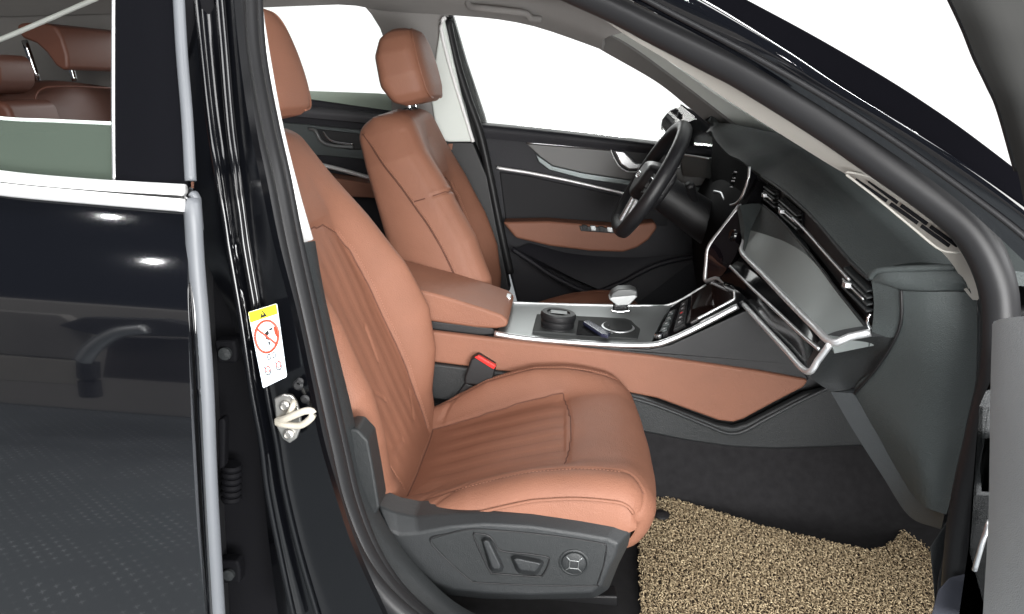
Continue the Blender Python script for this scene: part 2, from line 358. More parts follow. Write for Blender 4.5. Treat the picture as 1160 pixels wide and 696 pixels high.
def backrest(root, bx, yc, sg, side_seam, rec=24.5):
    rec = math.radians(rec); et = np.array([-math.sin(rec), 0, math.cos(rec)]); nn = np.array([math.cos(rec), 0, math.sin(rec)])
    B = np.array([bx, yc, 0.415])
    NT, NF, NS, NB = 190, 190, 12, 16
    tt = np.linspace(-0.05, 1, NT)
    TOP = 0.672
    rows = []; M_s = np.zeros((NT, NF)); M_t = np.zeros((NT, NF)); M_o = np.zeros((NT, NF))
    TW = [-.06, 0, .05, .13, .22, .33, .45, .56, .63, .70]
    wv = [.222, .230, .246, .262, .270, .258, .234, .214, .186, .155]
    cv = [.0, .004, .016, .054, .076, .068, .040, .010, -.002, -.010]
    sv = [.11, .125, .14, .15, .15, .142, .112, .092, .09, .09]
    for i in range(NT):
        a = tt[i]
        if a < 0.86: t = a / 0.86 * (TOP - .045); k = 0.0; shr = 1.0
        else:
            th = (a - .86) / .14 * math.pi / 2; t = TOP - .045 + .045 * math.sin(th); k = .05 * (1 - math.cos(th)); shr = 1 - .10 * (1 - math.cos(th))
        w = I(t, TW, wv) * shr; c = I(t, TW, cv); si = I(t, TW, sv)
        u = np.linspace(-1, 1, NF); s = u * w; sa = np.abs(s)
        crest = w - .05
        off = c * np.where(s * sg < 0, .72, 1.0) * sstep(si - .012, crest, sa) - .0035 * (1 - (np.minimum(sa, si) / si) ** 2) * (t < .48)
        k2 = np.clip((sa - crest) / (w - crest), 0, 1); off = off - .055 * (1 - np.sqrt(np.maximum(0, 1 - k2 ** 2 * .98)))
        # shoulders fall away towards the sides at the top, a soft hollow behind the neck
        off = off - .010 * np.exp(-((t - .575) / .05) ** 2) * np.exp(-(s / .07) ** 2)
        off = off - k
        M_s[i] = s; M_t[i] = t; M_o[i] = off
    # seams: grooves and a slight puff of the padding between them
    ins = [(-.125, .0), (-.14, .05), (-.15, .13), (-.15, .22), (-.142, .33), (-.128, .40), (-.105, .445), (-.06, .468), (0, .474)]
    insert = ins + [(-a, b) for a, b in ins[::-1][1:]]
    edge = [(sg * (I(t, TW, wv) - .006), t) for t in np.linspace(-.02, .62, 30)]
    edge2 = [(-a, b) for a, b in edge]
    d = segdist(M_s, M_t, insert); G = -.0034 * np.exp(-(d / .0032) ** 2) + .0035 * (1 - np.exp(-(d / .03) ** 2))
    inside = (np.abs(M_s) < np.interp(M_t, [p[1] for p in ins], [-p[0] for p in ins])) & (M_t < .47)
    G += np.where(inside, -.0008, 0.0) * sstep(0, .006, d)
    for e in (edge,):
        d = segdist(M_s, M_t, e); G += -.0042 * np.exp(-(d / .0034) ** 2)
    d = segdist(M_s, M_t, [(0, .655), (.12, .652), (.17, .63)]); 
    if side_seam:
        yoke = [(sg * .230, .455), (sg * .21, .452), (sg * .18, .449), (sg * .112, .446)]
        d = segdist(M_s, M_t, yoke); G += -.0044 * np.exp(-(d / .0034) ** 2) + .002 * np.exp(-((d - .007) / .004) ** 2)
    # lengthwise flutes in the insert, and a few soft creases
    fl = np.cos(M_s / .045 * 2 * math.pi)
    G += np.where(inside, .0006 * (np.abs(fl) ** .6 * np.sign(fl)) * sstep(.0, .02, segdist(M_s, M_t, insert)) * sstep(.47, .40, M_t) * sstep(.0, .08, M_t), 0)
    for (a, b, z) in [((.02, .20), (.035, .265), .0034), ((-.055, .16), (-.025, .135), .0030), ((.07, .05), (.12, .09), .0022), ((-.10, .06), (-.03, .05), .0022)]:
        G += -z * np.exp(-(segdist(M_s, M_t, [a, b]) / .0036) ** 2)
    G += .0014 * np.sin(M_s * 31 + M_t * 17) * np.sin(M_t * 23 - M_s * 11)
    O = M_o + G
    front = B + M_t[..., None] * et + O[..., None] * nn + M_s[..., None] * np.array([0, 1, 0])
    vs = []; nj = NF + 2 * NS + NB
    for i in range(NT):
        loop = [V(p) for p in front[i]]
        t = M_t[i, 0]; w = abs(M_s[i, -1]); of = O[i, -1]; ob = O[i, 0]; kk = max(0, (tt[i] - .86) / .14)
        back = -.142 + .06 * kk ** 2
        def P(s, o, t=t): return V(B + et * t + nn * o + np.array([0, s, 0]))
        for j in range(1, NS + 1):
            f = j / (NS + 1); loop.append(P(w + .008 * math.sin(f * math.pi) - .02 * f, of + (back - of) * f))
        for j in range(NB):
            f = j / (NB - 1); s_ = (w - .025) * (1 - 2 * f); loop.append(P(s_, back - .012 * math.sin(f * math.pi)))
        for j in range(1, NS + 1):
            f = 1 - j / (NS + 1); loop.append(P(-(w + .008 * math.sin(f * math.pi) - .02 * f), ob + (back - ob) * f))
        vs += loop
    fc = gridfaces(NT, nj, False, True) + [tuple(range(nj))]
    # crown: close the top with a few shrinking rings so that it stays soft
    last = [V(v) for v in vs[-nj:]]; cen = sum(last, V((0, 0, 0))) / nj; base = (NT - 1) * nj
    for r_ in (.75, .5, .25):
        k0 = len(vs); vs += [cen + (p - cen) * r_ + V(et) * (.007 * (1 - r_)) for p in last]
        fc += [(base + j, base + (j + 1) % nj, k0 + (j + 1) % nj, k0 + j) for j in range(nj)]; base = k0
    k0 = len(vs); vs.append(cen + V(et) * .007); fc += [(base + j, base + (j + 1) % nj, k0) for j in range(nj)]
    o = fixn(link('backrest', vs, fc, TAN, root))
    def surf(s, t, lift=0.0008):
        ti = int(np.argmin(np.abs(M_t[:, 0] - t))); j = np.interp(s, M_s[ti], np.arange(NF)); j0 = int(min(j, NF - 2)); f = j - j0
        return V(front[ti, j0] * (1 - f) + front[ti, j0 + 1] * f + nn * lift)
    o.data.materials.append(TAN2)
    # the insert has its own hide
    idx = np.zeros(len(o.data.polygons), dtype=np.int32)
    for i in range(NT - 1):
        for j in range(NF - 1):
            if inside[i, j] and inside[i + 1, j + 1]: idx[i * nj + j] = 1
    o.data.polygons.foreach_set('material_index', idx)
    for off, L in ((.0065, ins), (.0065, [(-a, b) for a, b in ins])):
        stitches('stitching', [surf(a + math.copysign(off, a) if abs(a) > .01 else a, b, .0006) for a, b in [((1 - f) * L[k][0] + f * L[k + 1][0], (1 - f) * L[k][1] + f * L[k + 1][1]) for k in range(len(L) - 2) for f in (0, .25, .5, .75)]], THREAD, o)
    def dense(L, k=6): return [(L[i][0] + (L[i + 1][0] - L[i][0]) * f / k, L[i][1] + (L[i + 1][1] - L[i][1]) * f / k) for i in range(len(L) - 1) for f in range(k)] + [L[-1]]
    tube('seam', [surf(a, b, .0003) for a, b in dense(insert)], .0013, SEAM, o, n=6, res=260)
    if side_seam:
        NBk = NF + 2 * NS + NB
        def side(t, f):
            ti = int(np.argmin(np.abs(M_t[:, 0] - t))); k = f * NS
            row = vs[ti * nj:(ti + 1) * nj]
            L_ = ([row[NF - 1]] + row[NF:NF + NS]) if sg > 0 else ([row[0]] + row[nj - NS:][::-1])
            a = int(min(k, NS - 1)); return L_[a].lerp(L_[a + 1], k - a) + V((0, sg * .0006, 0))
        ss = [side(t, f) for t, f in ((.0, .12), (.1, .14), (.2, .16), (.3, .2), (.38, .26), (.44, .34), (.5, .44), (.56, .6), (.61, .78), (.64, .95))]
        tube('seam', ss, .0016, SEAM, o, n=6, res=120)
        tube('piping', [p + V((.004, 0, .002)) for p in ss], .0022, TAN, o, n=6, res=120)
        tube('seam', [side(.455, .34), side(.455, .2), side(.455, .08)], .0015, SEAM, o, n=6, res=20)
    else:
        tube('seam', [surf(a, b, .0003) for a, b in edge], .0012, SEAM, o, n=6, res=160)
    if side_seam: tube('seam', [surf(a, b, .0003) for a, b in dense(yoke)], .0014, SEAM, o, n=6, res=60)
    return dict(B=B, et=et, nn=nn, o=o)

def headrest(root, bk, sg, dx=0.0, dz=0.0):
    B, et, nn = bk['B'], bk['et'], bk['nn']
    # own frame: upright-ish, slightly tipped forward of the backrest
    a = math.radians(15); e = np.array([-math.sin(a), 0, math.cos(a)]); n_ = np.array([math.cos(a), 0, math.sin(a)])
    O = B + et * .668 + nn * .055 + np.array([dx, 0, dz])
    H = .186
    NH, NL = 40, 64; vs = []
    for i in range(NH):
        f = i / (NH - 1); h = H * (.5 - .5 * math.cos(f * math.pi))
        q = h / H
        w = I(q, [0, .05, .15, .4, .7, .88, .96, 1], [.100, .120, .133, .141, .131, .113, .097, .074])
        fr = I(q, [0, .06, .2, .5, .8, .94, 1], [.046, .061, .065, .063, .056, .046, .022]); bk_ = I(q, [0, .08, .3, .7, .92, 1], [-.015, -.045, -.066, -.064, -.044, -.012])
        for j in range(NL):
            g = 2 * math.pi * j / NL; c, s = math.cos(g), math.sin(g)
            ce = math.copysign(abs(c) ** .40, c); se = math.copysign(abs(s) ** .36, s)
            dp = fr if ce > 0 else -bk_
            # side shoulders swept back
            x = ce * dp - .012 * (abs(se) ** 3) * (ce > 0)
            vs.append(V(O + e * h + n_ * x + np.array([0, se * w, 0])))
    fc = gridfaces(NH, NL, False, True) + [tuple(range(NL)), tuple(range(NH * NL - 1, (NH - 1) * NL - 1, -1))]
    o = fixn(link('headrest', vs, fc, TAN, root))
    sm = o.modifiers.new('s', 'SUBSURF'); sm.levels = 1; sm.render_levels = 1
    def ring(side):
        P = []
        for q, ww in ((.03, .55), (.06, .80), (.2, .885), (.5, .895), (.8, .87), (.93, .78), (.97, .5), (.975, 0)):
            h = q * H; w = I(q, [0, .05, .15, .4, .7, .88, .96, 1], [.100, .120, .133, .141, .131, .113, .097, .074])
            fr = I(q, [0, .06, .2, .5, .8, .94, 1], [.046, .061, .065, .063, .056, .046, .022])
            se = ww; g = math.asin(min(1, se ** (1 / .36))); ce = math.cos(g) ** .40
            P.append(V(O + e * h + n_ * (ce * fr - .012 * se ** 3 + .0014) + np.array([0, side * se * w, 0])))
        return P
    full = ring(1) + ring(-1)[::-1][1:]
    tube('piping', full, .0022, TAN, o, n=6, res=140)
    for s in (-.045, .045):
        p0 = V(O + e * .02 + n_ * -.01 + np.array([0, s, 0])); p1 = V(B + et * .66 + nn * -.03 + np.array([0, s, 0]))
        pb = tube('headrest_post', [p0, p0.lerp(p1, .5) + V((.004, 0, 0)), p1], .006, CHR, root, n=12)
        lathe('post_collar', [(.0, 0), (.014, 0), (.014, .006), (.009, .009), (.0, .009)], p1 + V(et) * .004, V(et), BLK, root)
    return o

def cushion(root, bx, yc, sg):
    """bx: where the backrest meets the cushion; sg: +1 when the middle of the car is towards +Y"""
    X0 = bx + .197                                       # the shapes below are laid out for bx = -.197
    path = [(-.30, .385), (-.26, .394), (-.227, .405), (-.16, .427), (-.1, .449), (-.03, .473), (.05, .497), (.10, .508), (.145, .512), (.175, .505), (.197, .488), (.208, .466), (.206, .44), (.196, .415), (.18, .395), (.15, .38)]
    NQ, NW, NS = 210, 180, 14
    C = spl([V((p[0] + X0, 0, p[1])) for p in path], NQ)
    arc = [0]
    for i in range(1, NQ): arc.append(arc[-1] + (C[i] - C[i - 1]).length)
    arc = np.array(arc)
    front = np.zeros((NQ, NW, 3)); S = np.zeros((NQ, NW)); Q = np.zeros((NQ, NW)); N = []
    GX = [-.30, -.26, -.19, -.1, 0, .06, .12, .17, .21]; gv = [.008, .012, .020, .038, .040, .032, .017, .008, .0]
    # half width along the arc: full, then rounded at the front corners
    iTop = int(np.argmax([c.z for c in C])); aF = arc[iTop]
    for i in range(NQ):
        t = (C[min(i + 1, NQ - 1)] - C[max(i - 1, 0)]).normalized(); n = V((-t.z, 0, t.x)); N.append(n)
        x = C[i].x - X0
        hw = I(arc[i], [0, arc[-1] * .05, arc[-1] * .2, aF, aF + .035, aF + .07, aF + .11, arc[-1]], [.205, .222, .25, .259, .258, .254, .248, .24])
        u = np.linspace(-1, 1, NW); s = u * hw; sa = np.abs(s)
        g = I(x, GX, gv) if i <= iTop + 25 else 0
        cr = hw - .048
        r = g * np.where(s * sg > 0, 1.32, .66) * sstep(.135, cr, sa); k2 = np.clip((sa - cr) / (hw - cr), 0, 1)
        r = r - I(arc[i], [aF, aF + .06], [.034, .040]) * (1 - np.sqrt(np.maximum(0, 1 - k2 ** 2 * .97))) - .004 * (1 - np.minimum(1, sa / .15) ** 2) * (x < .05)
        S[i] = s; Q[i] = arc[i]
        # front corners are swept back in plan
        sw = .012 * sstep(.08, .26, sa) * sstep(aF - .04, aF + .05, arc[i])
        front[i] = np.array([(C[i].x + n.x * r[j] - sw[j], yc + s[j], C[i].z + n.z * r[j]) for j in range(NW)])
    aq = lambda x: float(np.interp(x + X0, [c.x for c in C[:iTop]], arc[:iTop]))
    a0, a1 = aq(-.222), aq(.052)
    ins = [(-.14, a0), (.14, a0), (.156, a1 - .004), (.08, a1 + .007), (0, a1 + .011), (-.08, a1 + .007), (-.156, a1 - .004), (-.14, a0)]
    d = segdist(S, Q, ins); G = -.0032 * np.exp(-(d / .003) ** 2) + .003 * (1 - np.exp(-(d / .025) ** 2))
    hwid = np.interp(Q, [a0, a1], [.14, .156]); inside = (np.abs(S) < hwid) & (Q > a0) & (Q < a1 + .009)
    fl = np.cos((S + .0) / .05 * 2 * math.pi)
    G += np.where(inside, .0010 * np.abs(fl) ** .5 * np.sign(fl) * sstep(0, .02, d) * sstep(a0, a0 + .09, Q) - .0015 * sstep(0, .006, d), 0)
    # seam along each outer bolster, running over the front corner to the piping
    for k in (-1, 1):
        out = [(k * .200, aq(-.20)), (k * .204, aq(-.1)), (k * .206, aq(.0)), (k * .205, aq(.1)), (k * .203, aF + .012), (k * .209, aF + .026), (k * .228, aF + .046), (k * .25, aF + .058)]
        d2 = segdist(S, Q, out); G += -.0032 * np.exp(-(d2 / .0026) ** 2) + .0022 * (1 - np.exp(-(d2 / .02) ** 2)) * np.exp(-(d2 / .06) ** 2)
    # creases near the outer rear corner
    for (p, q, z) in [((-sg * .21, aq(-.20)), (-sg * .17, aq(-.13)), .0018), ((-sg * .235, aq(-.17)), (-sg * .185, aq(-.08)), .0016), ((-sg * .16, aq(-.21)), (-sg * .12, aq(-.16)), .0012), ((sg * .20, aq(-.18)), (sg * .15, aq(-.2)), .002), ((sg * .22, aq(-.15)), (sg * .155, aq(-.205)), .002)]:
        G += -z * np.exp(-(segdist(S, Q, [p, q]) / .0045) ** 2)
    G += .0012 * np.sin(S * 29 + Q * 21) * np.sin(Q * 19 - S * 13 + 1)
    for i in range(NQ): front[i] += G[i][:, None] * np.array(N[i])
    vs = []; nj = NW + 2 * NS
    for i in range(NQ):
        L = [V(p) for p in front[i]]; R_ = []; Lf = []
        zb = I(C[i].x - X0, [-.3, -.2, .17, .21], [.37, .375, .447, .452])
        for j in range(1, NS + 1):
            f = j / NS; dr = max(.0005, L[-1].z - zb) * f; dl = max(.0005, L[0].z - zb) * f
            R_.append(L[-1] + V((0, .005 * math.sin(f * 2.2) - 0, -dr))); Lf.append(L[0] + V((0, -.005 * math.sin(f * 2.2) + 0, -dl)))
        vs += Lf[::-1] + L + R_
    o = fixn(link('seat_cushion', vs, gridfaces(NQ, nj), TAN, root))
    bm = bmesh.new(); bm.from_mesh(o.data); bm.verts.ensure_lookup_table()
    c_ = sum((v.co for v in bm.verts), V()) / len(bm.verts)
    f0 = max(bm.faces, key=lambda f: f.calc_center_median().z)
    if f0.normal.z < 0: bmesh.ops.reverse_faces(bm, faces=bm.faces)
    bm.to_mesh(o.data); bm.free()
    o.data.materials.append(TAN2)
    idx = np.zeros(len(o.data.polygons), dtype=np.int32)
    for i in range(NQ - 1):
        for j in range(NW - 1):
            if inside[i, j] and inside[i + 1, j + 1]: idx[i * (nj - 1) + NS + j] = 1
    o.data.polygons.foreach_set('material_index', idx)
    fr = lambda i, j: V(front[i, j])
    i0 = int(np.argmin(np.abs(arc - aq(-.215)))); iE = iTop + int((.052) / (arc[-1] / NQ))
    for j, sgn in ((0, -1), (NW - 1, 1)):
        tube('piping', [fr(i, j) + V((0, sgn * .0015, 0)) for i in range(i0, iE, 3)], .0028, TAN, o, n=8, res=160)
    def onsurf(q_, s_, l=.0003):
        i = int(np.argmin(np.abs(arc - q_))); j = int(np.argmin(np.abs(S[i] - s_))); return fr(i, j) + N[i] * l
    dn = lambda L, k: [(L[i][0] + (L[i + 1][0] - L[i][0]) * f / k, L[i][1] + (L[i + 1][1] - L[i][1]) * f / k) for i in range(len(L) - 1) for f in range(k)] + [L[-1]]
    tube('seam', [onsurf(q_, s_) for s_, q_ in dn(ins, 14)], .0011, SEAM, o, n=6, res=260, straight=True)
    for k in (-1, 1):
        out = [(k * .200, aq(-.20)), (k * .204, aq(-.1)), (k * .206, aq(.0)), (k * .205, aq(.1)), (k * .203, aF + .012), (k * .209, aF + .026), (k * .228, aF + .046)]
        tube('seam', spl([onsurf(q_, s_) for s_, q_ in dn(out, 3)], 120), .0011, SEAM, o, n=6, res=-1)
    for k in (-1, 1):
        L = [(k * .2095, q) for q in np.linspace(aq(-.12), aF, 40)]
        pts = []
        for s, q in L:
            i = int(np.argmin(np.abs(arc - q))); j = int(np.argmin(np.abs(S[i] - s))); pts.append(fr(i, j) + N[i] * .0005)
        stitches('stitching', pts, THREAD, o)
    return dict(o=o, front=front, S=S, arc=arc, aq=aq, N=N)

PB = (-.197)
ps = thing('leather_seat', (PB, -.37, .25), 'front passenger seat, nearest tan leather seat with grey switch panel on its side', 'car seat', 'front leather seats')
bk1 = backrest(ps, PB - .032, -.37, 1, False); headrest(ps, bk1, 1, -.052, -.018); cushion(ps, PB, -.37, 1)
DB = PB + .055
ds = thing('leather_seat', (DB, .37, .25), 'driver seat, tan leather seat behind the steering wheel beyond the centre armrest', 'car seat', 'front leather seats')
bk2 = backrest(ds, DB, .37, -1, True, 20); headrest(ds, bk2, -1, -.058, -.014); cushion(ds, DB + .03, .37, -1)

# grey side valance of the near seat with its switches
def valance(root):
    outer = A([(428, 572), (446, 580), (470, 585), (502, 583), (548, 580), (602, 582), (660, 588), (698, 593), (716, 600), (712, 618), (701, 640), (690, 668), (674, 678), (600, 680), (548, 679), (510, 675), (486, 667), (468, 652), (452, 634), (438, 613)], -.628)
    inner = A([(440, 600), (452, 606), (474, 604), (510, 597), (550, 594), (603, 597), (655, 605), (688, 611), (700, 617), (697, 630), (689, 645), (681, 664), (670, 672), (600, 674), (550, 672), (515, 668), (492, 660), (474, 646), (460, 630), (448, 615)], -.652)
    o = dish('side_valance', outer, inner, PLASL, root, back=(0, .05, 0), bev=.004)
    p1 = A([(487, 612), (508, 605), (536, 600), (586, 603), (640, 609), (682, 616), (687, 620), (684, 640), (677, 661), (672, 664), (600, 663), (541, 660), (532, 657), (508, 636)], -.6535)
    p2 = A([(490, 613), (510, 607), (537, 602), (586, 605), (640, 611), (680, 618), (684, 621), (681, 640), (675, 659), (671, 661), (600, 661), (542, 657), (534, 655), (511, 635)], -.6505)
    slab('switch_panel', p1, PLAS, o, (0, .004, 0), .0015)
    tube('panel_groove', p1, .0011, BLK, o, n=6, res=200, closed=True)
    # recess round the two switches
    rec = A([(537, 608), (542, 605), (553, 607), (560, 614), (568, 624), (600, 628), (619, 631), (622, 636), (616, 650), (607, 653), (563, 650), (555, 647)], -.6545)
    tube('switch_recess', rec, .0014, BLK, o, n=6, res=160, closed=True)
    a = A([(545, 611), (550, 609), (556, 611), (571, 642), (569, 648), (558, 648), (554, 644)], -.6545); b = A([(547, 614), (550, 612), (554, 614), (567, 641), (566, 645), (560, 645), (557, 642)], -.668)
    dish('recline_switch', a, b, PLASL, o, bev=.0025)
    a = A([(578, 631), (584, 629), (612, 634), (617, 637), (611, 649), (607, 652), (588, 650), (584, 646)], -.6545); b = A([(582, 634), (586, 633), (610, 638), (613, 639), (608, 646), (605, 648), (590, 646), (587, 643)], -.669)
    dish('slide_switch', a, b, PLASL, o, bev=.0025)
    c = at(650, 637, y=-.653)
    d = lathe('lumbar_dial', [(0, 0), (.0235, 0), (.0235, .002), (.021, .003), (.019, .0015), (.0185, .004), (.014, .006), (0, .006)], c, (0, -1, 0), PLAS, o, 40)
    for k in range(4):
        w = math.pi / 4 + k * math.pi / 2; dx = V((math.cos(w), 0, math.sin(w)))
        tube('dial_spoke', [c + dx * .008 + V((0, -.0065, 0)), c + dx * .018 + V((0, -.005, 0))], .0011, ALU, d, n=6, res=4)
    sq = [c + V((x * .0068, -.0068, z * .0068)) for x, z in ((-1, -1), (1, -1), (1, 1), (-1, 1))]
    tube('dial_square', sq + [sq[0]], .0009, ALU, d, n=6, straight=True, res=40)
    # frame and rail under the cushion
    slab('seat_rail', [at(480, 672, y=-.56), at(700, 676, y=-.56), at(700, 705, y=-.56), at(490, 700, y=-.56)], BLK, root, (0, .03, 0), .004)
    slab('recliner_cover', A([(424, 575), (440, 574), (462, 583), (470, 590), (455, 603), (440, 606), (426, 598)], -.612), PLASL, root, (0, .03, 0), .006)
    slab('seat_frame', [V((-.2, -.56, .40)), V((.16, -.56, .44)), V((.15, -.56, .30)), V((-.18, -.56, .28))], BLK, root, (0, .38, 0), .02)
valance(ps)
slab('seat_frame', [V((-.115, .18, .40)), V((.245, .18, .44)), V((.235, .18, .30)), V((-.095, .18, .28))], BLK, ds, (0, .38, 0), .02)
# belt buckle between the near seat and the console
bu = slab('belt_buckle', A([(533, 408), (541, 403), (562, 416), (558, 431), (548, 438), (526, 436), (526, 428)], -.155), BLK, ps, (0, .03, 0), .005)
slab('release_button', A([(537, 405), (542, 403), (562, 415), (559, 419)], -.157), RED, bu, (0, .026, -.004), .002)
slab('buckle_stalk', A([(527, 434), (545, 440), (520, 470), (500, 470)], -.145), BLK, bu, (0, .015, 0), .004)

# ------------------------------------------------------------------ the setting
fl = link('ground', [(-9, -9, 0), (9, -9, 0), (9, 9, 0), (-9, 9, 0)], [(0, 1, 2, 3)], floor_mat_plate(), smooth=False); tag(fl, kind='structure')
bw = slab('booth_wall', [V((-6, -2.75, 0)), V((-.55, -2.75, 0)), V((-.55, -2.75, .7)), V((-6, -2.75, .7))], mat('booth_wall_paint', (0.34, 0.32, 0.30), 0.7, var=.2, vscale=2), None, (0, -.1, 0), .01); tag(bw, kind='structure')
def MIR(px, py, y=-2.2):                      # where a thing stands that the rear door mirrors at this pixel
    p = at(px + 22, py - 55, y=-1.85 - y); return V((p.x, y, p.z))
bp_ = slab('booth_partition', [MIR(-60, 388), MIR(84, 399), MIR(84, 438), MIR(-60, 430)], mat('partition_beige', (.42, .39, .35), .7, var=.15), None, (0, -.08, 0), .006); tag(bp_, kind='structure')
slab('partition_top', [MIR(-60, 300), MIR(60, 308), MIR(98, 352), MIR(84, 397), MIR(-60, 386)], mat('partition_grey', (.27, .255, .24), .7, var=.2), bp_, (0, -.06, 0), .006)
slab('partition_cap', [MIR(58, 335, -2.15), MIR(86, 312, -2.15), MIR(172, 310, -2.15), MIR(215, 322, -2.15), MIR(215, 350, -2.15), MIR(99, 352, -2.15)], mat('partition_dark', (.05, .05, .055), .6), bp_, (0, -.08, 0), .01)
slab('partition_side', [MIR(118, 354), MIR(215, 354), MIR(215, 432), MIR(112, 425)], mat('partition_brown', (.09, .08, .078), .6, var=.2), bp_, (0, -.06, 0), .006)
tube('partition_rail', [MIR(158, 336, -2.1), MIR(130, 345, -2.1), MIR(112, 362, -2.1), MIR(98, 382, -2.1), MIR(90, 400, -2.1)], .026, SILV, bp_, n=14, res=40)
tube('partition_post', [MIR(96, 402, -2.12), MIR(97, 425, -2.12), MIR(100, 456, -2.12)], .03, mat('partition_dark', (.05, .05, .055), .6), bp_, n=12, res=12)
# ------------------------------------------------------------------ body shell on the near side
body = thing('car_shell', (0, 0, .2), 'glossy black car body with grey door seals, pale pillar trims and grey roof lining', 'car body')
R_ = [-12, 60, 133, 200, 277, 360, 442, 500, 555, 626, 705]
c0 = [203, 208, 214, 219, 226, 262, 282, 292, 298, 306, 316]
c1 = [222, 229, 237, 247, 259, 273, 285, 296, 303, 317, 334]
c2 = [235, 241, 248, 257, 267, 280, 292, 303, 311, 326, 346]
c3 = [246, 252, 258, 266, 276, 290, 302, 313, 322, 339, 362]
c4 = [254, 260, 267, 276, 288, 303, 317, 328, 338, 356, 385]
cR = [264, 271, 281, 294, 310, 332, 350, 362, 378, 402, 438]
c6 = [276, 283, 294, 308, 324, 346, 364, 378, 394, 420, 458]
ys = [-.845, -.868, -.864, -.870, -.868, -.877]
curves = []
fine = list(np.linspace(0, len(R_) - 1, 60))
for cx, y in zip([c0, c1, c2, c3, c4, cR], ys):
    curves.append(spl([at(x, py, y=y + .10 * max(0, (200 - py)) / 200.0 * .9) for x, py in zip(cx, R_)], 60))
def cross(curves, n):            # spline across the pillar at each height
    k = len(curves[0]); return [spl([c[i] for c in curves], n) for i in range(k)]
rows = cross(curves, 40)
o = link('pillar', [p for r in rows for p in r], gridfaces(60, 40), JAMB, body, True, True); solid(o, .01)
# secondary folds of the pressed steel that catch the lamps
for cx, y, r in ((c1, -.872, .004), (c3, -.874, .0035), ([a + 5 for a in c3], -.872, .003)):
    tube('pillar_fold', [at(x, py, y=y + .09 * max(0, (200 - py)) / 200.0) for x, py in zip(cx[:6 if r < .0035 else 11], R_)], r, JAMB, body, n=10, res=70)
# gap between closed rear door and pillar, its shade put into the black sheet
sheet('door_shaft', [A([(190, -12), (215, 133), (222, 277), (228, 442), (240, 705)], -.79), A([(240, -12), (262, 133), (275, 277), (310, 442), (345, 705)], -.78)], DARK, body, .01, 20)
# rubber seal round the front door opening
sealC = [(276, -14, -.665), (281, 60, -.69), (294, 133, -.715), (309, 201, -.735), (324, 277, -.745), (344, 365, -.75), (361, 442, -.752), (375, 505, -.752), (392, 575, -.755), (420, 640, -.765), (462, 690, -.775), (530, 735, -.78), (640, 770, -.78), (800, 790, -.78)]
tube('door_seal', A(sealC), .0165, RUB, body, n=14, res=110, up=(1, 0, 0))
tube('seal_carrier', A([(x - 12, y, d - .035) for x, y, d in sealC]), .014, RUB, body, n=10, res=110, up=(1, 0, 0))
tube('seal_lip', A([(x + 13, y, d + .022) for x, y, d in sealC]), .009, RUB, body, n=10, res=110, up=(1, 0, 0))
# upper pillar trim, bright light put into its white; lower pillar trim and sill cover
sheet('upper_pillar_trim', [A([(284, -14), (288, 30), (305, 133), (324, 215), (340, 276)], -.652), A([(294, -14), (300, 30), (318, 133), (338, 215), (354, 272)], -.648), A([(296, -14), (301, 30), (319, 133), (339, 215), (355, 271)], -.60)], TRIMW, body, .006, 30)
sheet('lower_pillar_trim', [A([(334, 279), (350, 360), (366, 442), (380, 505), (396, 570), (424, 632), (466, 690), (530, 735), (640, 775), (760, 800)], -.735),
      A([(350, 274), (362, 330), (374, 400), (389, 470), (400, 540), (428, 605), (470, 660), (530, 705), (640, 745), (760, 775)], -.712),
      A([(357, 273), (367, 330), (383, 400), (400, 470), (414, 540), (440, 598), (480, 650), (535, 694), (640, 732), (760, 765)], -.69),
      A([(357, 273), (367, 330), (383, 400), (400, 470), (414, 540), (440, 600), (482, 654), (537, 698), (640, 736), (760, 768)], -.60)], PLAS, body, .006, 60)
slab('belt_guide_cover', A([(388, 489), (396, 486), (405, 487), (417, 500), (425, 545), (430, 575), (422, 590), (404, 560), (394, 520)], -.70), PLAS, body, (0, .05, 0), .004)
# door striker
st = slab('door_striker', A([(310, 452), (320, 447), (330, 448), (336, 456), (340, 470), (341, 484), (336, 497), (328, 503), (320, 498), (313, 484)], -.886), STEEL, body, (0, .006, 0), .002)
for px, py in ((323, 460), (327, 492)):
    sc = lathe('striker_bolt', [(0, 0), (.0065, 0), (.0065, .003), (.004, .0042), (.004, .0025), (0, .0025)], at(px, py, y=-.887), (0, -1, 0), STEEL, st, 18)
tube('striker_loop', A([(314, 477, -.886), (325, 474, -.898), (345, 466, -.905), (354, 467, -.905), (352, 474, -.905), (340, 482, -.90), (322, 481, -.894), (314, 479, -.886)]), .0042, NYL, st, n=10, res=60)
tube('striker_loop', A([(326, 473, -.89), (331, 462, -.897), (333, 455, -.888)]), .0035, NYL, st, n=8, res=16)
for px, py, r in ((338, 436, .004), (346, 452, .0035), (340, 432, .003)):
    lathe('pillar_screw', [(0, 0), (r * 1.6, 0), (r * 1.6, .002), (r, .004), (0, .004)], at(px, py, y=-.880), (0, -1, 0), BLK, body, 14)
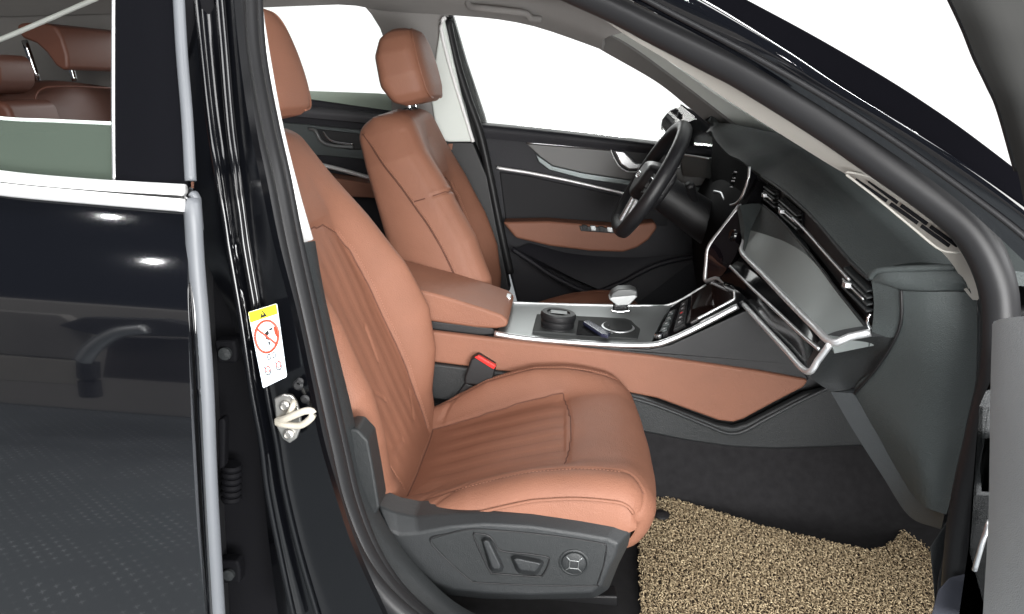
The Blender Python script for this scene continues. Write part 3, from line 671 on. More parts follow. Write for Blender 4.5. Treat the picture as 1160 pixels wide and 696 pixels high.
# warning label on the pillar
def lab(P, y=-.8895): return A(P, y)
q00, q10, q11, q01 = [at(*p, y=-.8895) for p in ((281, 354), (313.5, 344), (325, 427), (298, 440))]
def LQ(u, v, lift=0.0): return q00.lerp(q10, u).lerp(q01.lerp(q11, u), v) + V((0, -lift, 0))
def patch(name, P, m, parent, lift, th=.0004): return slab(name, [LQ(u, v, lift) for u, v in P], m, parent, (0, th, 0), 0, smooth=False)
lb = patch('warning_label', [(.03, 0), (.97, 0), (1, .02), (1, .98), (.97, 1), (.03, 1), (0, .98), (0, .02)], WHITE, body, .0, .001)
patch('yellow_band', [(.02, .005), (.98, .005), (.985, .135), (.015, .135)], YEL, lb, .0005)
patch('warning_triangle', [(.5, .025), (.62, .118), (.38, .118)], INK, lb, .001)
patch('exclamation_mark', [(.485, .05), (.515, .05), (.51, .09), (.49, .09)], YEL, lb, .0015)
cc = [(.5 + .42 * math.cos(2 * math.pi * k / 40), .375 + .205 * math.sin(2 * math.pi * k / 40)) for k in range(40)]
tube('ban_ring', [LQ(u, v, .001) for u, v in cc], .0015, REDINK, lb, n=6, res=80, closed=True, flat=.9)
tube('ban_bar', [LQ(.2, .235, .001), LQ(.8, .515, .001)], .0012, REDINK, lb, n=6, res=6)
for P in ([(.44, .33), (.56, .30), (.60, .345), (.52, .37), (.55, .43), (.45, .40)], [(.62, .29), (.74, .285), (.74, .31), (.63, .315)], [(.52, .44), (.58, .46), (.56, .5), (.51, .48)]):
    patch('pictogram', P, INK, lb, .001)
patch('pictogram', [(.78, .28), (.88, .30), (.92, .375), (.86, .44), (.79, .37)], REDINK, lb, .001)
tube('dividing_line', [LQ(.06, .645, .001), LQ(.38, .645, .001)], .0002, INK, lb, n=4, res=4); tube('dividing_line', [LQ(.72, .645, .001), LQ(.96, .645, .001)], .0002, INK, lb, n=4, res=4)
for u in (.40, .60): tube('child_seat_pictogram', [LQ(u + a, .645 + b, .001) for a, b in ((0, -.035), (.1, -.035), (.1, .03), (.0, .03), (.0, -.035))], .0004, INK, lb, n=4, straight=True, res=40)
for u, mm in ((.18, REDINK), (.62, REDINK)):
    tube('airbag_pictogram', [LQ(u + a, .80 + b, .001) for a, b in ((0, -.06), (.07, -.03), (.05, .04), (.2, .06), (.24, -.01), (.14, -.05))], .00055, INK, lb, n=4, res=40)
    tube('airbag_pictogram', [LQ(u + .15 + .08 * math.cos(k), .79 + .04 * math.sin(k), .001) for k in np.linspace(0, 6, 10)], .00045, mm, lb, n=4, res=30)
tube('code_line', [LQ(.4, .94, .001), LQ(.72, .94, .001)], .0004, ICON, lb, n=4, res=4)

# rear door, closed
rd = thing('rear_door', (-.45, -.9, .25), 'glossy black closed rear door at the left, its window half lowered over chrome strips', 'car door', 'car doors')
edge = [(213, 222), (216, 280), (222, 365), (227, 442), (233, 560), (241, 705)]
def skin(y0, L, dx): return [at(x + dx, py, y=y0) for x, py in L]
rows = []
for i, (x, py) in enumerate(edge):
    base = at(x, py, y=-.905)
    z = base.z; 
    rows.append(base)
zs = [.985, .955, .90, .82, .70, .58, .46, .36, .26]; yo = [-.893, -.903, -.915, -.925, -.931, -.930, -.922, -.913, -.903]
# leading edge in plan for each height
ex = [np.interp(z, [r.z for r in rows][::-1], [r.x for r in rows][::-1]) for z in zs]
cur = []
for z, y, e in zip(zs, yo, ex):
    cur.append([V((e, y, z)), V((e - .30, y - .0022, z)), V((e - .7, y - .0040, z)), V((e - 1.1, y - .004, z))])
sheet('door_skin', cur, PAINT, rd, .008, 50, 60)
# belt line chrome: two strips
for k, (a, b, y, r) in enumerate(((193.5, 217.5, -.905, .0085), (208.5, 234, -.912, .0095))):
    P = [at(-60, a - 7 + (1.5 if k else 0), y=y), at(0, a + 6, y=y), at(100, a + 15.5, y=y), at(209, b - (1 if k else 2), y=y)]
    tube('belt_moulding', P, r, mat('satin_bright_moulding', (.92, .92, .92), .38, metal=.55), rd, n=12, res=40, flat=.75)
tube('belt_weatherstrip', [at(-60, 192, y=-.903), at(0, 203.5, y=-.903), at(100, 214, y=-.903), at(211, 225, y=-.903)], .004, BLK, rd, n=8, res=30)
# leading-edge seal and folded hem
tube('edge_seal', A([(217, 226, -.90), (219, 250, -.905), (222, 300, -.905), (228, 370, -.905), (233, 442, -.905), (238, 560, -.905), (247, 705, -.905)]), .0095, RUBL, rd, n=12, res=80, up=(1, 0, 0))
tube('edge_seal', A([(202, -12, -.84), (206, 60, -.855), (212, 133, -.875), (216, 205, -.893)]), .0062, RUBL, rd, n=12, res=50, up=(1, 0, 0))
slab('seal_end', A([(211, 219), (219, 216), (224, 226), (227, 262), (221, 276), (214, 262)], -.905), RUBL, rd, (0, .012, 0), .005)
tube('door_hem', A([(212, 222, -.906), (215, 280, -.908), (221, 365, -.912), (226, 442, -.912), (232, 560, -.912), (240, 705, -.912)]), .0035, PAINT, rd, n=10, res=60)
# gloss black pillar cover and window glass lowered to half
sheet('pillar_cover', [A([(131, -14, -.835), (131, 60, -.852), (131, 133, -.872), (131, 208, -.896)]), A([(165, -14, -.838), (168, 60, -.856), (170, 133, -.876), (172, 212, -.90)]), A([(196, -14, -.833), (203, 60, -.851), (209, 133, -.872), (213, 218, -.896)])], PIANO, rd, .012, 24, 20)
tube('glass_channel', A([(129.5, -14, -.83), (129, 60, -.848), (129, 133, -.868), (130, 205, -.892)]), .0028, SILV, rd, n=8, res=30)
o = sheet('window_glass', [A([(-80, 122, -.868), (0, 134, -.868), (60, 137, -.868), (127, 140, -.868)]), A([(-80, 182, -.888), (0, 196, -.888), (60, 201, -.888), (127, 207, -.888)])], GREEN, rd, .004, 20)
tube('glass_edge', A([(-80, 122, -.868), (0, 134, -.868), (60, 137, -.868), (127, 140, -.868)]), .0022, mat('ground_glass_edge', (.55, .62, .58), .3), rd, n=6, res=20)
# inner skin of the door so that nothing is seen through it
slab('inner_panel', [V((-.42, -.84, .95)), V((-1.45, -.84, .97)), V((-1.45, -.84, .3)), V((-.42, -.84, .3))], BLK, rd, (0, .05, 0), .01)
# hinges of the rear door inside the shaft, blackened for the shade there
for px, py in ((262, 398), (266, 648)):
    h = slab('door_hinge', A([(px - 20, py - 12), (px + 3, py - 12), (px + 6, py - 2), (px + 6, py + 14), (px - 16, py + 14)], -.83), DARK, rd, (0, .02, 0), .004)
    lathe('hinge_bolt', [(0, 0), (.008, 0), (.008, .005), (0, .006)], at(px - 6, py + 2, y=-.831), (0, -1, 0), PLAS, h, 16)
slab('hinge_check', A([(246, 476), (253, 474), (255, 480), (254, 530), (247, 533)], -.86), DARK, rd, (0, .015, 0), .003)
for k in range(6):
    lathe('wiring_bellows', [(.0, 0), (.012, 0), (.014, .004), (.012, .008), (0, .008)], at(262, 532 + k * 7, y=-.82), (0.1, 0, 1), DARK, rd, 14)
# rest of the near side: front pillar, roof edge, wing
TRIMB = mat('shaded_pillar_trim', (0.40, 0.385, 0.35), 0.8, bump=('noise', 1200, 0.15), var=0.03)  # pale trim darkened to beige, its shade put into the colour
sealA = [(600, -30, -.50), (690, 8, -.55), (742, 34, -.58), (807, 66, -.615), (846, 86, -.635), (932, 138, -.68), (997, 182, -.71), (1062, 228, -.735), (1100, 262, -.75), (1124, 305, -.76), (1133, 350, -.765), (1130, 420, -.77), (1112, 500, -.775), (1092, 590, -.78), (1080, 700, -.78)]
tube('front_pillar_seal', A(sealA), lambda f: .017 + .005 * math.sin(f * 3), RUB, body, n=16, res=110, up=(0, 0, 1))
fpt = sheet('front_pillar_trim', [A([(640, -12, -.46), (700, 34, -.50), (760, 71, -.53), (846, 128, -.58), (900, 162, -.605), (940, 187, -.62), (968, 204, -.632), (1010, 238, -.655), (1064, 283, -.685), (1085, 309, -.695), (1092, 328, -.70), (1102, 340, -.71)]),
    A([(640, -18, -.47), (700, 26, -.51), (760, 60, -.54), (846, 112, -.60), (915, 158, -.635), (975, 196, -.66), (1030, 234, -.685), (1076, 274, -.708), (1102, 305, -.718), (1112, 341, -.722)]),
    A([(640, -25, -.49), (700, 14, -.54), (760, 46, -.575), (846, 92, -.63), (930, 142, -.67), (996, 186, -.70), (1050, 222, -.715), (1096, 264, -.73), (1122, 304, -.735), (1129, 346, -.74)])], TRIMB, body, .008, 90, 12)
def DQ(px, py, y): p = at(px, py, y=y); return p + (CAM - p).normalized() * .007
ring = [(957, 195.5), (972, 197), (990, 203), (1030, 228), (1070, 257), (1092, 277), (1095, 284), (1080, 286), (1062, 281), (1030, 255), (990, 222), (968, 205)]
tube('demister_surround', [DQ(x, y, np.interp(x, [957, 1095], [-.645, -.722])) for x, y in ring], .0016, TRIMB, fpt, n=8, res=90, closed=True)
ra, rb = ((970, 203), (1076, 279)), ((984, 206), (1085, 279))
for f0, f1 in ((.0, .33), (.37, .66), (.70, 1.0)):
    for ln, wd in ((ra, 3.6), (rb, 3.6)):
        P = []
        for f, sg_ in ((f0, -1), (f1, -1), (f1, 1), (f0, 1)):
            x = ln[0][0] + (ln[1][0] - ln[0][0]) * f; y = ln[0][1] + (ln[1][1] - ln[0][1]) * f; w = wd * (.35 + .65 * math.sin(min(1, max(.12, f * 2.2)) * math.pi / 2)) * .5
            P.append(DQ(x + sg_ * w * .75, y - sg_ * w, np.interp(x, [957, 1095], [-.645, -.722])))
        slab('demister_slot', P, DARK, fpt, (0, .003, 0), .0006)
LY = lambda px, o: -.520 - (px - 600) * .000475 + o
r1 = [(600, -52), (690, -12), (760, 24), (846, 70), (932, 122), (1000, 166), (1066, 212), (1120, 258), (1180, 315)]
r2 = [(600, -66), (690, -24), (760, 14), (846, 60), (932, 110), (1019, 166), (1126, 243), (1180, 290)]
r3 = [(600, -80), (700, -36), (795, 10), (889, 66), (954, 108), (1040, 158), (1110, 206), (1190, 268)]
r4 = [(600, -90), (700, -46), (795, 2), (889, 58), (954, 100), (1040, 152), (1110, 198), (1190, 258)]
sheet('front_pillar_skin', [A([(x, y, LY(x, o)) for x, y in r]) for r, o in ((r1, -.022), (r2, -.026), (r3, -.028), (r4, -.026))], PAINT, body, .012, 80, 10)
tube('pillar_rib', A([(600, -64, LY(600, -.028)), (690, -22, LY(690, -.028)), (760, 15, LY(760, -.028)), (846, 60, LY(846, -.028)), (932, 109, LY(932, -.028)), (1019, 164, LY(1019, -.028)), (1126, 241, LY(1126, -.028)), (1180, 285, LY(1180, -.028))]), .0035, RUB, body, n=8, res=80)
w1 = [(700, -50), (795, -2), (889, 56), (954, 99), (1040, 152), (1110, 198), (1200, 262)]
w2 = [(740, -56), (846, 0), (924, 42), (1001, 87), (1057, 123), (1105, 157), (1200, 230)]
sheet('windscreen_surround', [A([(x, y, LY(x, .012)) for x, y in w1]), A([(x, y, LY(x, .026)) for x, y in w2])], mat('frit_black', (.003, .003, .004), .5, spec=0), body, .012, 60, 6)
tube('windscreen_highlight', A([(x, y, LY(x, -.004)) for x, y in ((700, -48), (795, 0), (889, 57), (954, 100), (1040, 152))]), lambda f: .0024 * (1.15 - f), CHR, body, n=8, res=60)  # chrome tube added to draw the white highlight line
# ---- far side of the body shell
rail = A([(270, 3), (372, 6), (412, 9), (440, 13), (505, 17), (578, 24), (627, 37), (683, 57), (742, 90)], .63)
roofc = [[V((p.x, .05, 1.36 + .02 * (1 - abs(p.x)) - max(0, p.x - .0) * .28)) for p in rail], [V((p.x, .42, 1.345 - max(0, p.x - 0) * .28)) for p in rail], [p + V((0, -.07, .035)) for p in rail], rail]
xs_r = [-1.9, -1.5, -1.1, -.7, -.35, 0, .12, .2]
def roof_at(y): return [V((x, y, 1.375 - .10 * abs(y) ** 2.2 - .06 * max(0, -x - .9) ** 1.5 - .30 * max(0, x + .05))) for x in xs_r]
sheet('roof_lining', [roof_at(-.50), roof_at(-.25), roof_at(0), roof_at(.25), roof_at(.5)] + [[V((p.x, .56, p.z + .03)) for p in spl([V((-1.9, .63, 1.25)), V((-1.3, .63, 1.275))] + rail[1:8], 20)], spl([V((-1.9, .63, 1.20)), V((-1.3, .63, 1.245))] + rail[1:8], 20)], LIN, body, .02, 40, 40)
slab('roof_skin', [V((-1.9, -.55, 1.42)), V((.1, -.55, 1.42)), V((.1, .58, 1.42)), V((-1.9, .58, 1.42))], PAINT, body, (0, 0, .015), .01)
slab('upper_far_pillar', A([(408, 2), (420, 16), (430, 32), (437, 52), (441, 90), (446, 165), (495, 165), (498, 28), (506, 18), (505, 4)], .655), LIN, body, (0, .05, 0), .006)
slab('upper_far_pillar', A([(503, 21), (499, 26), (494, 60), (488, 110), (494, 150), (500, 159), (508, 161), (535, 161), (524, 115), (511, 58)], .64), TRIM, body, (0, .05, 0), .006)
tube('far_pillar_lip', A([(505, 20), (500, 25), (501, 40), (510, 76), (524, 122), (536, 161)], .635), .0055, TRIMW, body, n=8, res=40)
slab('lower_far_pillar', A([(488, 160), (536, 161), (552, 200), (564, 262), (578, 330), (540, 340), (500, 330)], .655), BLK, body, (0, .06, 0), .006)
slab('far_pillar_core', A([(488, 10), (512, 14), (528, 70), (548, 130), (566, 200), (500, 200)], .72), BLK, body, (0, .04, 0), .004)
slab('belt_tag', A([(508, 163), (513, 163), (512, 170), (507, 169)], .648), TAN, body, (0, .004, 0), .001)
tube('far_door_seal', A([(508, 20), (508, 30), (518, 74), (530, 112), (544, 152), (556, 205), (566, 255), (578, 310)], .665), .013, RUB, body, n=10, res=60)
FRM = mat('far_frame_grey', (0.15, 0.145, 0.138), 0.7, var=.05)
sheet('far_front_pillar', [A([(640, 32, .66), (683, 58, .66), (742, 92, .655), (778, 120, .65), (812, 148, .65), (835, 165, .65)]), A([(650, 26, .61), (700, 46, .61), (760, 88, .605), (800, 118, .60), (838, 148, .60), (860, 165, .60)])], FRM, body, .03, 40, 6)
sheet('far_pillar_trim', [A([(650, 24, .60), (705, 46, .60), (770, 92, .595), (812, 124, .59), (846, 150, .59), (870, 168, .59)]), A([(660, 8, .55), (735, 54, .55), (800, 100, .54), (850, 132, .535), (890, 158, .53), (915, 174, .53)])], TRIM, body, .02, 40, 8)
gh = tube('grab_handle', A([(530, 3, .56), (534, 8, .55), (548, 10, .53), (575, 13, .53), (596, 16, .54), (601, 21, .55), (612, 22, .57)]), .0095, LIN, body, n=10, res=50)
slab('handle_mount', A([(526, -2), (544, 0), (544, 8), (526, 6)], .585), FRM, gh, (0, .02, 0), .003); slab('handle_mount', A([(598, 12), (618, 15), (618, 24), (600, 23)], .59), FRM, gh, (0, .02, 0), .003)
slab('sun_visor', [V((.02, -.42, 1.262)), V((.10, -.42, 1.238)), V((.14, .10, 1.25)), V((.0, .10, 1.29))], LIN, body, (0, 0, .014), .005)
slab('rear_far_pillar', [V((-1.16, .66, 1.40)), V((-2.5, .66, 1.40)), V((-2.5, .66, .80)), V((-1.22, .66, .80))], LIN, body, (0, .05, 0), .01)
# windscreen and back window
sheet('windscreen', [[V((.20, -.50, 1.24)), V((.20, 0, 1.29)), V((.20, .50, 1.25))], [V((.62, -.60, 1.03)), V((.68, 0, 1.08)), V((.62, .60, 1.04))], [V((.98, -.66, .87)), V((1.06, 0, .92)), V((.98, .66, .88))]], CLEAR, body, .005, 24, 12)
SMOKE = glass('smoked_back_window', (0.16, 0.17, 0.16))
sheet('back_window', [[V((-1.78, -.5, 1.27)), V((-1.80, 0, 1.30)), V((-1.78, .5, 1.27))], [V((-2.4, -.52, .98)), V((-2.45, 0, 1.0)), V((-2.4, .52, .98))]], SMOKE, body, .005, 16, 6)
slab('parcel_shelf', [V((-1.5, -.66, .945)), V((-2.4, -.6, .945)), V((-2.4, .66, .945)), V((-1.5, .66, .945))], BLK, body, (0, 0, -.02), .004)
tube('roof_brace', A([(-30, 54, .1), (0, 45, .1), (50, 24, .1), (110, -2, .1)]), .006, TRIM, body, n=8, res=20)
sheet('bonnet', [[V((1.04, -.72, .84)), V((1.06, 0, .87)), V((1.04, .72, .84))], [V((1.5, -.72, .80)), V((1.5, 0, .85)), V((1.5, .72, .80))], [V((2.0, -.66, .66)), V((2.05, 0, .72)), V((2.0, .66, .66))]], PAINT, body, .02, 20, 14)
sheet('front_wing', [[V((.80, -.80, .86)), V((1.3, -.80, .82)), V((2.0, -.72, .64))], [V((.78, -.90, .74)), V((1.3, -.92, .72)), V((2.0, -.84, .56))], [V((.78, -.91, .5)), V((1.3, -.93, .5)), V((2.0, -.85, .4))], [V((.78, -.89, .25)), V((1.3, -.9, .25)), V((2.0, -.84, .25))]], PAINT, body, .02, 20, 20)
# floor pan: carpet over floor, tunnel and toe board
sheet('carpet', [[V((-.9, -.74, .262)), V((.2, -.74, .262)), V((.8, -.74, .262)), V((1.0, -.74, .50))], [V((-.9, -.45, .258)), V((.2, -.45, .258)), V((.78, -.45, .262)), V((1.0, -.45, .50))],
    [V((-.9, -.27, .262)), V((.2, -.27, .262)), V((.76, -.27, .268)), V((1.0, -.27, .50))], [V((-.9, -.19, .28)), V((.2, -.19, .28)), V((.76, -.19, .29)), V((1.0, -.19, .50))], [V((-.9, -.15, .34)), V((.2, -.15, .34)), V((.76, -.15, .34)), V((1.0, -.15, .50))], [V((-.9, -.125, .42)), V((.2, -.12, .42)), V((.76, -.12, .42)), V((1.0, -.12, .5))]], CARP, body, .02, 40, 30)
slab('floor_pan', [V((-1.0, .1, .26)), V((1.0, .1, .26)), V((1.0, .74, .26)), V((-1.0, .74, .26))], CARP, body, (0, 0, -.03), .01)
slab('bulkhead', [V((1.0, -.74, .2)), V((1.0, .74, .2)), V((1.0, .74, .92)), V((1.0, -.74, .92))], BLK, body, (.02, 0, 0), 0)
slab('kick_panel', A([(1106, 336), (1118, 342), (1120, 400), (1108, 470), (1086, 560), (1072, 640), (1058, 690), (1052, 620), (1072, 590), (1088, 520), (1104, 440)], -.735), PLAS, body, (.05, .03, 0), .004)
slab('sill_end', A([(1075, 590), (1090, 560), (1092, 640), (1080, 720), (1055, 720), (1060, 660)], -.745), BLK, body, (.04, .03, 0), .006)

# ------------------------------------------------------------------ floor mat of looped vinyl
mt = thing('floor_mat', tuple(at(880, 650, z=.27)), 'beige coiled vinyl floor mat in the passenger footwell, with a black fastener near the seat', 'floor mat')
mo = [at(x, y, z=.272) for x, y in [(722, 585), (738, 556), (760, 565), (800, 577), (870, 598), (950, 617), (985, 624), (1003, 620), (1017, 608), (1030, 588), (1062, 604), (1064, 640), (1060, 740), (728, 740), (726, 690)]]
slab('backing', mo, mat('mat_backing', (.03, .019, .011), .9), mt, (0, 0, -.008), .002)
from mathutils.geometry import intersect_point_tri_2d
def inpoly(x, y, P):
    c = False; j = len(P) - 1
    for i in range(len(P)):
        if (P[i].y > y) != (P[j].y > y) and x < (P[j].x - P[i].x) * (y - P[i].y) / (P[j].y - P[i].y) + P[i].x: c = not c
        j = i
    return c
vs = []; fc = []
x0, x1 = min(p.x for p in mo), max(p.x for p in mo); y0, y1 = min(p.y for p in mo), max(p.y for p in mo)
rg = random.Random(7); made = 0; sp = .0060
ny = int((y1 - y0) / sp); nx = int((x1 - x0) / sp)
for iy in range(ny):
    for ix in range(nx):
        for rep in range(2):
            cx = x0 + (ix + rg.random()) * sp; cy = y0 + (iy + rg.random()) * sp
            if not inpoly(cx, cy, mo): continue
            th = rg.gauss(1.9, .6); dx, dy = math.cos(th), math.sin(th); L = rg.uniform(.006, .010); r = rg.uniform(.0007, .0011); hz = rg.uniform(.002, .0045); k0 = len(vs); bend = rg.uniform(-.004, .004)
            for k in range(5):
                f = k / 4 - .5; px_ = cx + dx * L * f * 2 * .5 - dy * bend * (1 - 4 * f * f); py_ = cy + dy * L * f * 2 * .5 + dx * bend * (1 - 4 * f * f); pz = .272 + hz * (1 - 4 * f * f) + .0005
                for q in range(4):
                    w = q * math.pi / 2 + .6; vs.append((px_ - dy * r * math.cos(w), py_ + dx * r * math.cos(w), pz + r * math.sin(w)))
            for k in range(4):
                for q in range(4): fc.append((k0 + k * 4 + q, k0 + k * 4 + (q + 1) % 4, k0 + k * 4 + 4 + (q + 1) % 4, k0 + k * 4 + 4 + q))
tag(fixn(link('coil_pile', vs, fc, COIL, mt)), kind='stuff')
lathe('mat_fastener', [(0, 0), (.017, 0), (.017, .004), (.012, .007), (0, .008)], at(749, 584, z=.279), (0, 0, 1), BLK, mt, 24)

# ------------------------------------------------------------------ centre console
cs = thing('centre_console', tuple(at(700, 430, y=0)), 'centre console between the front seats, silver top plate over tan side panel', 'centre console')
slab('console_body', A([(470, 372), (560, 384), (640, 393), (735, 399), (760, 393), (850, 350), (950, 420), (980, 510), (800, 505), (470, 470)], -.10), BLK, cs, (0, .2, 0), .006)
slab('black_side', A([(552, 381), (640, 391), (735, 396), (760, 391), (852, 349), (905, 412), (917, 431), (860, 421), (740, 404), (600, 389), (552, 384)], -.116), BLK, cs, (0, .02, 0), .003)
slab('tan_side', A([(470, 373), (498, 377), (600, 389), (740, 404), (860, 421), (916, 431), (911, 439), (876, 457), (843, 475), (831, 479), (814, 477), (745, 452), (640, 431), (560, 420), (470, 408)], -.128), TAN, cs, (0, .02, 0), .006)
slab('lower_side', A([(470, 410), (560, 421), (640, 433), (728, 449), (745, 456), (814, 482), (831, 485), (846, 481), (912, 447), (960, 436), (990, 505), (940, 507), (880, 509), (830, 507), (780, 500), (735, 491), (640, 470), (470, 450)], -.135), PLAS, cs, (0, .02, 0), .005)
tube('side_ridge', A([(700, 447), (745, 460), (800, 482), (824, 491), (842, 489), (866, 476), (912, 452), (960, 430)], -.138), .004, PLASL, cs, n=8, res=60)
# top plate
sheet('top_plate', [A([(562, 378, -.112), (600, 383, -.112), (680, 389, -.112), (737, 390, -.112)]), A([(572, 360, 0), (640, 364, 0), (700, 366, 0), (748, 366, 0)]), A([(580, 344, .11), (650, 346, .11), (700, 347, .11), (760, 346, .11)])], ALU, cs, .012, 30, 10)
tube('silver_edge', A([(560, 378, -.114), (600, 384, -.114), (680, 390, -.114), (735, 391, -.114), (757, 386, -.114), (790, 371, -.114), (836, 347, -.114)]), .0072, SILV, cs, n=10, res=80, flat=.9)
tube('silver_edge', A([(578, 343, .112), (650, 345.5, .112), (730, 346.5, .112), (761, 344.5, .112), (800, 323, .112)]), .003, SILV, cs, n=8, res=50)
tp = [at(603, 376, y=-.085), at(722, 385, y=-.09), at(730, 363, y=.03), at(608, 357, y=.03)]
slab('cup_tray', [p + V((0, 0, .003)) for p in tp], mat('tray_grey', (.03, .032, .032), .6, spec=.2), cs, (0, 0, -.01), .002)
zt = tp[1].z + .004
tpn = (tp[1] - tp[0]).cross(tp[3] - tp[0]).normalized()
if tpn.z < 0: tpn = -tpn
def TR(px, py, up=0.0):
    d = at(px, py, y=0) - CAM; p0 = tp[0] + V((0, 0, .003)) + tpn * up; return CAM + d * ((p0 - CAM).dot(tpn) / d.dot(tpn))
def cup(px, py, r):
    c = TR(px, py); lathe('cup_holder', [(r * .9, -.002), (r * .92, .0022), (r, .003), (r * 1.08, .0022), (r * 1.1, -.002)], c, tpn, SILV, cs, 40); return c
c2 = cup(700, 371, .035)
lathe('cup_well_shade', [(0, 0), (.0335, 0), (.0335, .0012), (0, .0012)], c2 + tpn * .0003, tpn, DARK, cs, 32)  # black disc on the tray paints the shade of a deep well
tube('cup_step', [c2 + tpn * .0018 + V((.022 * math.cos(t), .022 * math.sin(t), 0)) for t in np.linspace(.3, 3.6, 16)], .0012, BLK, cs, n=6)
slab('storage_slot', [TR(655, 363, .002), TR(682, 364, .002), TR(690, 381, .002), TR(653, 379, .002)], DARK, cs, (0, 0, -.002), .004)
# shifter plate and gear lever
sh = [at(652, 352, z=zt), at(728, 356, z=zt), at(734, 347.5, z=zt), at(652, 346.5, z=zt)]
slab('shift_plate', sh, DALU, cs, (0, 0, -.008), .002)
tube('shift_plate_edge', [at(650, 358, z=zt), at(700, 361, z=zt), at(728, 362, z=zt)], .0018, SILV, cs, n=6, res=16)
for k in range(6): slab('shift_mark', [at(657 + k * 3.4, 350, z=zt + .001), at(658.6 + k * 3.4, 350, z=zt + .001), at(658.6 + k * 3.4, 348.4, z=zt + .001), at(657 + k * 3.4, 348.4, z=zt + .001)], ICON, cs, (0, 0, -.001), 0, smooth=False)
gc = at(706, 346, y=.035)
ax = V((.1, 0, 1)).normalized()
gl = slab('gear_lever', A([(690.5, 337), (694, 332), (701, 328), (715, 327.5), (722, 330), (722.5, 335), (716, 339), (698, 341)], .0), mat('lever_grey', (.07, .074, .074), .4, metal=.3), cs, (0, .04, .0), .004)
slab('lever_face', A([(689.5, 339), (694, 336.5), (719, 334.5), (722.5, 336), (713, 346), (699, 347)], -.004), mat('lever_silver', (.32, .33, .33), .45, metal=.5, spec=.3), gl, (0, .04, .0), .0025)
slab('lever_neck', A([(695, 342), (711, 343), (712, 352), (694, 352)], .02), PIANO, gl, (0, .03, 0), .004)
tube('lever_collar', A([(692, 352), (703, 353.5), (714, 352)], .015), .003, CHR, gl, n=8, res=16)
# climate ramp: black panel with two rows of keys and a screen
sheet('ramp', [A([(737, 391, -.108), (758, 384, -.108), (800, 362, -.108), (846, 338, -.108)]), A([(761, 346, .108), (772, 340, .108), (800, 324, .108), (815, 312, .108)])], PIANO, cs, .012, 20, 8)
def RQ(u, v, up=.0): 
    a_ = [at(737, 391, y=-.108), at(758, 384, y=-.108), at(846, 338, y=-.108)]; b_ = [at(761, 346, y=.108), at(772, 340, y=.108), at(815, 312, y=.108)]
    def l(c): return c[0].lerp(c[1], u / .2) if u < .2 else c[1].lerp(c[2], (u - .2) / .8)
    return l(a_).lerp(l(b_), v) + V((-.4, 0, .9)) * up
kr = slab('key_row', [RQ(.04, .12, .003), RQ(.17, .12, .003), RQ(.17, .75, .003), RQ(.04, .75, .003)], BLK, cs, (.002, 0, -.004), .001)
for k in range(4):
    v = .2 + k * .14
    slab('key', [RQ(.06, v, .006), RQ(.15, v, .006), RQ(.15, v + .10, .006), RQ(.06, v + .10, .006)], DALU, kr, (.002, 0, -.004), .001)
    slab('key_icon', [RQ(.09, v + .035, .0066), RQ(.12, v + .035, .0066), RQ(.12, v + .06, .0066), RQ(.09, v + .06, .0066)], ICON, kr, (.0003, 0, -.0006), 0, smooth=False)
lathe('knob', [(0, 0), (.011, 0), (.011, .008), (.009, .010), (0, .010)], RQ(.08, .10, .003), (-.3, 0, 1), CHR, kr, 24)
kr = slab('key_row', [RQ(.23, .14, .003), RQ(.36, .14, .003), RQ(.36, .86, .003), RQ(.23, .86, .003)], BLK, cs, (.002, 0, -.004), .001)
for k in range(5):
    v = .2 + k * .12
    slab('key', [RQ(.25, v, .006), RQ(.34, v, .006), RQ(.34, v + .09, .006), RQ(.25, v + .09, .006)], BLK, kr, (.002, 0, -.004), .001)
    slab('key_icon', [RQ(.28, v + .03, .0066), RQ(.31, v + .03, .0066), RQ(.31, v + .06, .0066), RQ(.28, v + .06, .0066)], RED if k == 2 else ICON, kr, (.0003, 0, -.0006), 0, smooth=False)
slab('climate_screen', [RQ(.42, .10, .003), RQ(.92, .10, .003), RQ(.92, .92, .003), RQ(.42, .92, .003)], mat('brown_black_glass', (.012, .006, .005), .05, coat=.5), cs, (.002, 0, -.004), .002)
tube('screen_bracket', [RQ(.5, .08, .004), RQ(.90, .06, .006), RQ(.93, .12, .02)], .003, SILV, cs, n=8, straight=True, res=30)
# armrest
ar = slab('armrest', A([(430, 318), (500, 335), (545, 349), (568, 357), (576, 364), (574, 371), (562, 373), (540, 372), (497, 366), (430, 356)], -.108), TAN, cs, (0, .216, 0), .014, 5)
slab('armrest_base', A([(430, 354), (497, 365), (558, 372), (562, 379), (540, 381), (497, 375), (430, 366)], -.104), BLK, cs, (0, .2, 0), .003)
slab('armrest_catch', A([(563, 340), (570, 335.5), (579, 337.5), (577.5, 347), (571, 350), (562.5, 347)], .045), SILV, ar, (0, .035, 0), .003)
stitches('stitching', spl(A([(440, 352), (500, 361.5), (560, 368.5)], -.1092), 60), THREAD, ar)
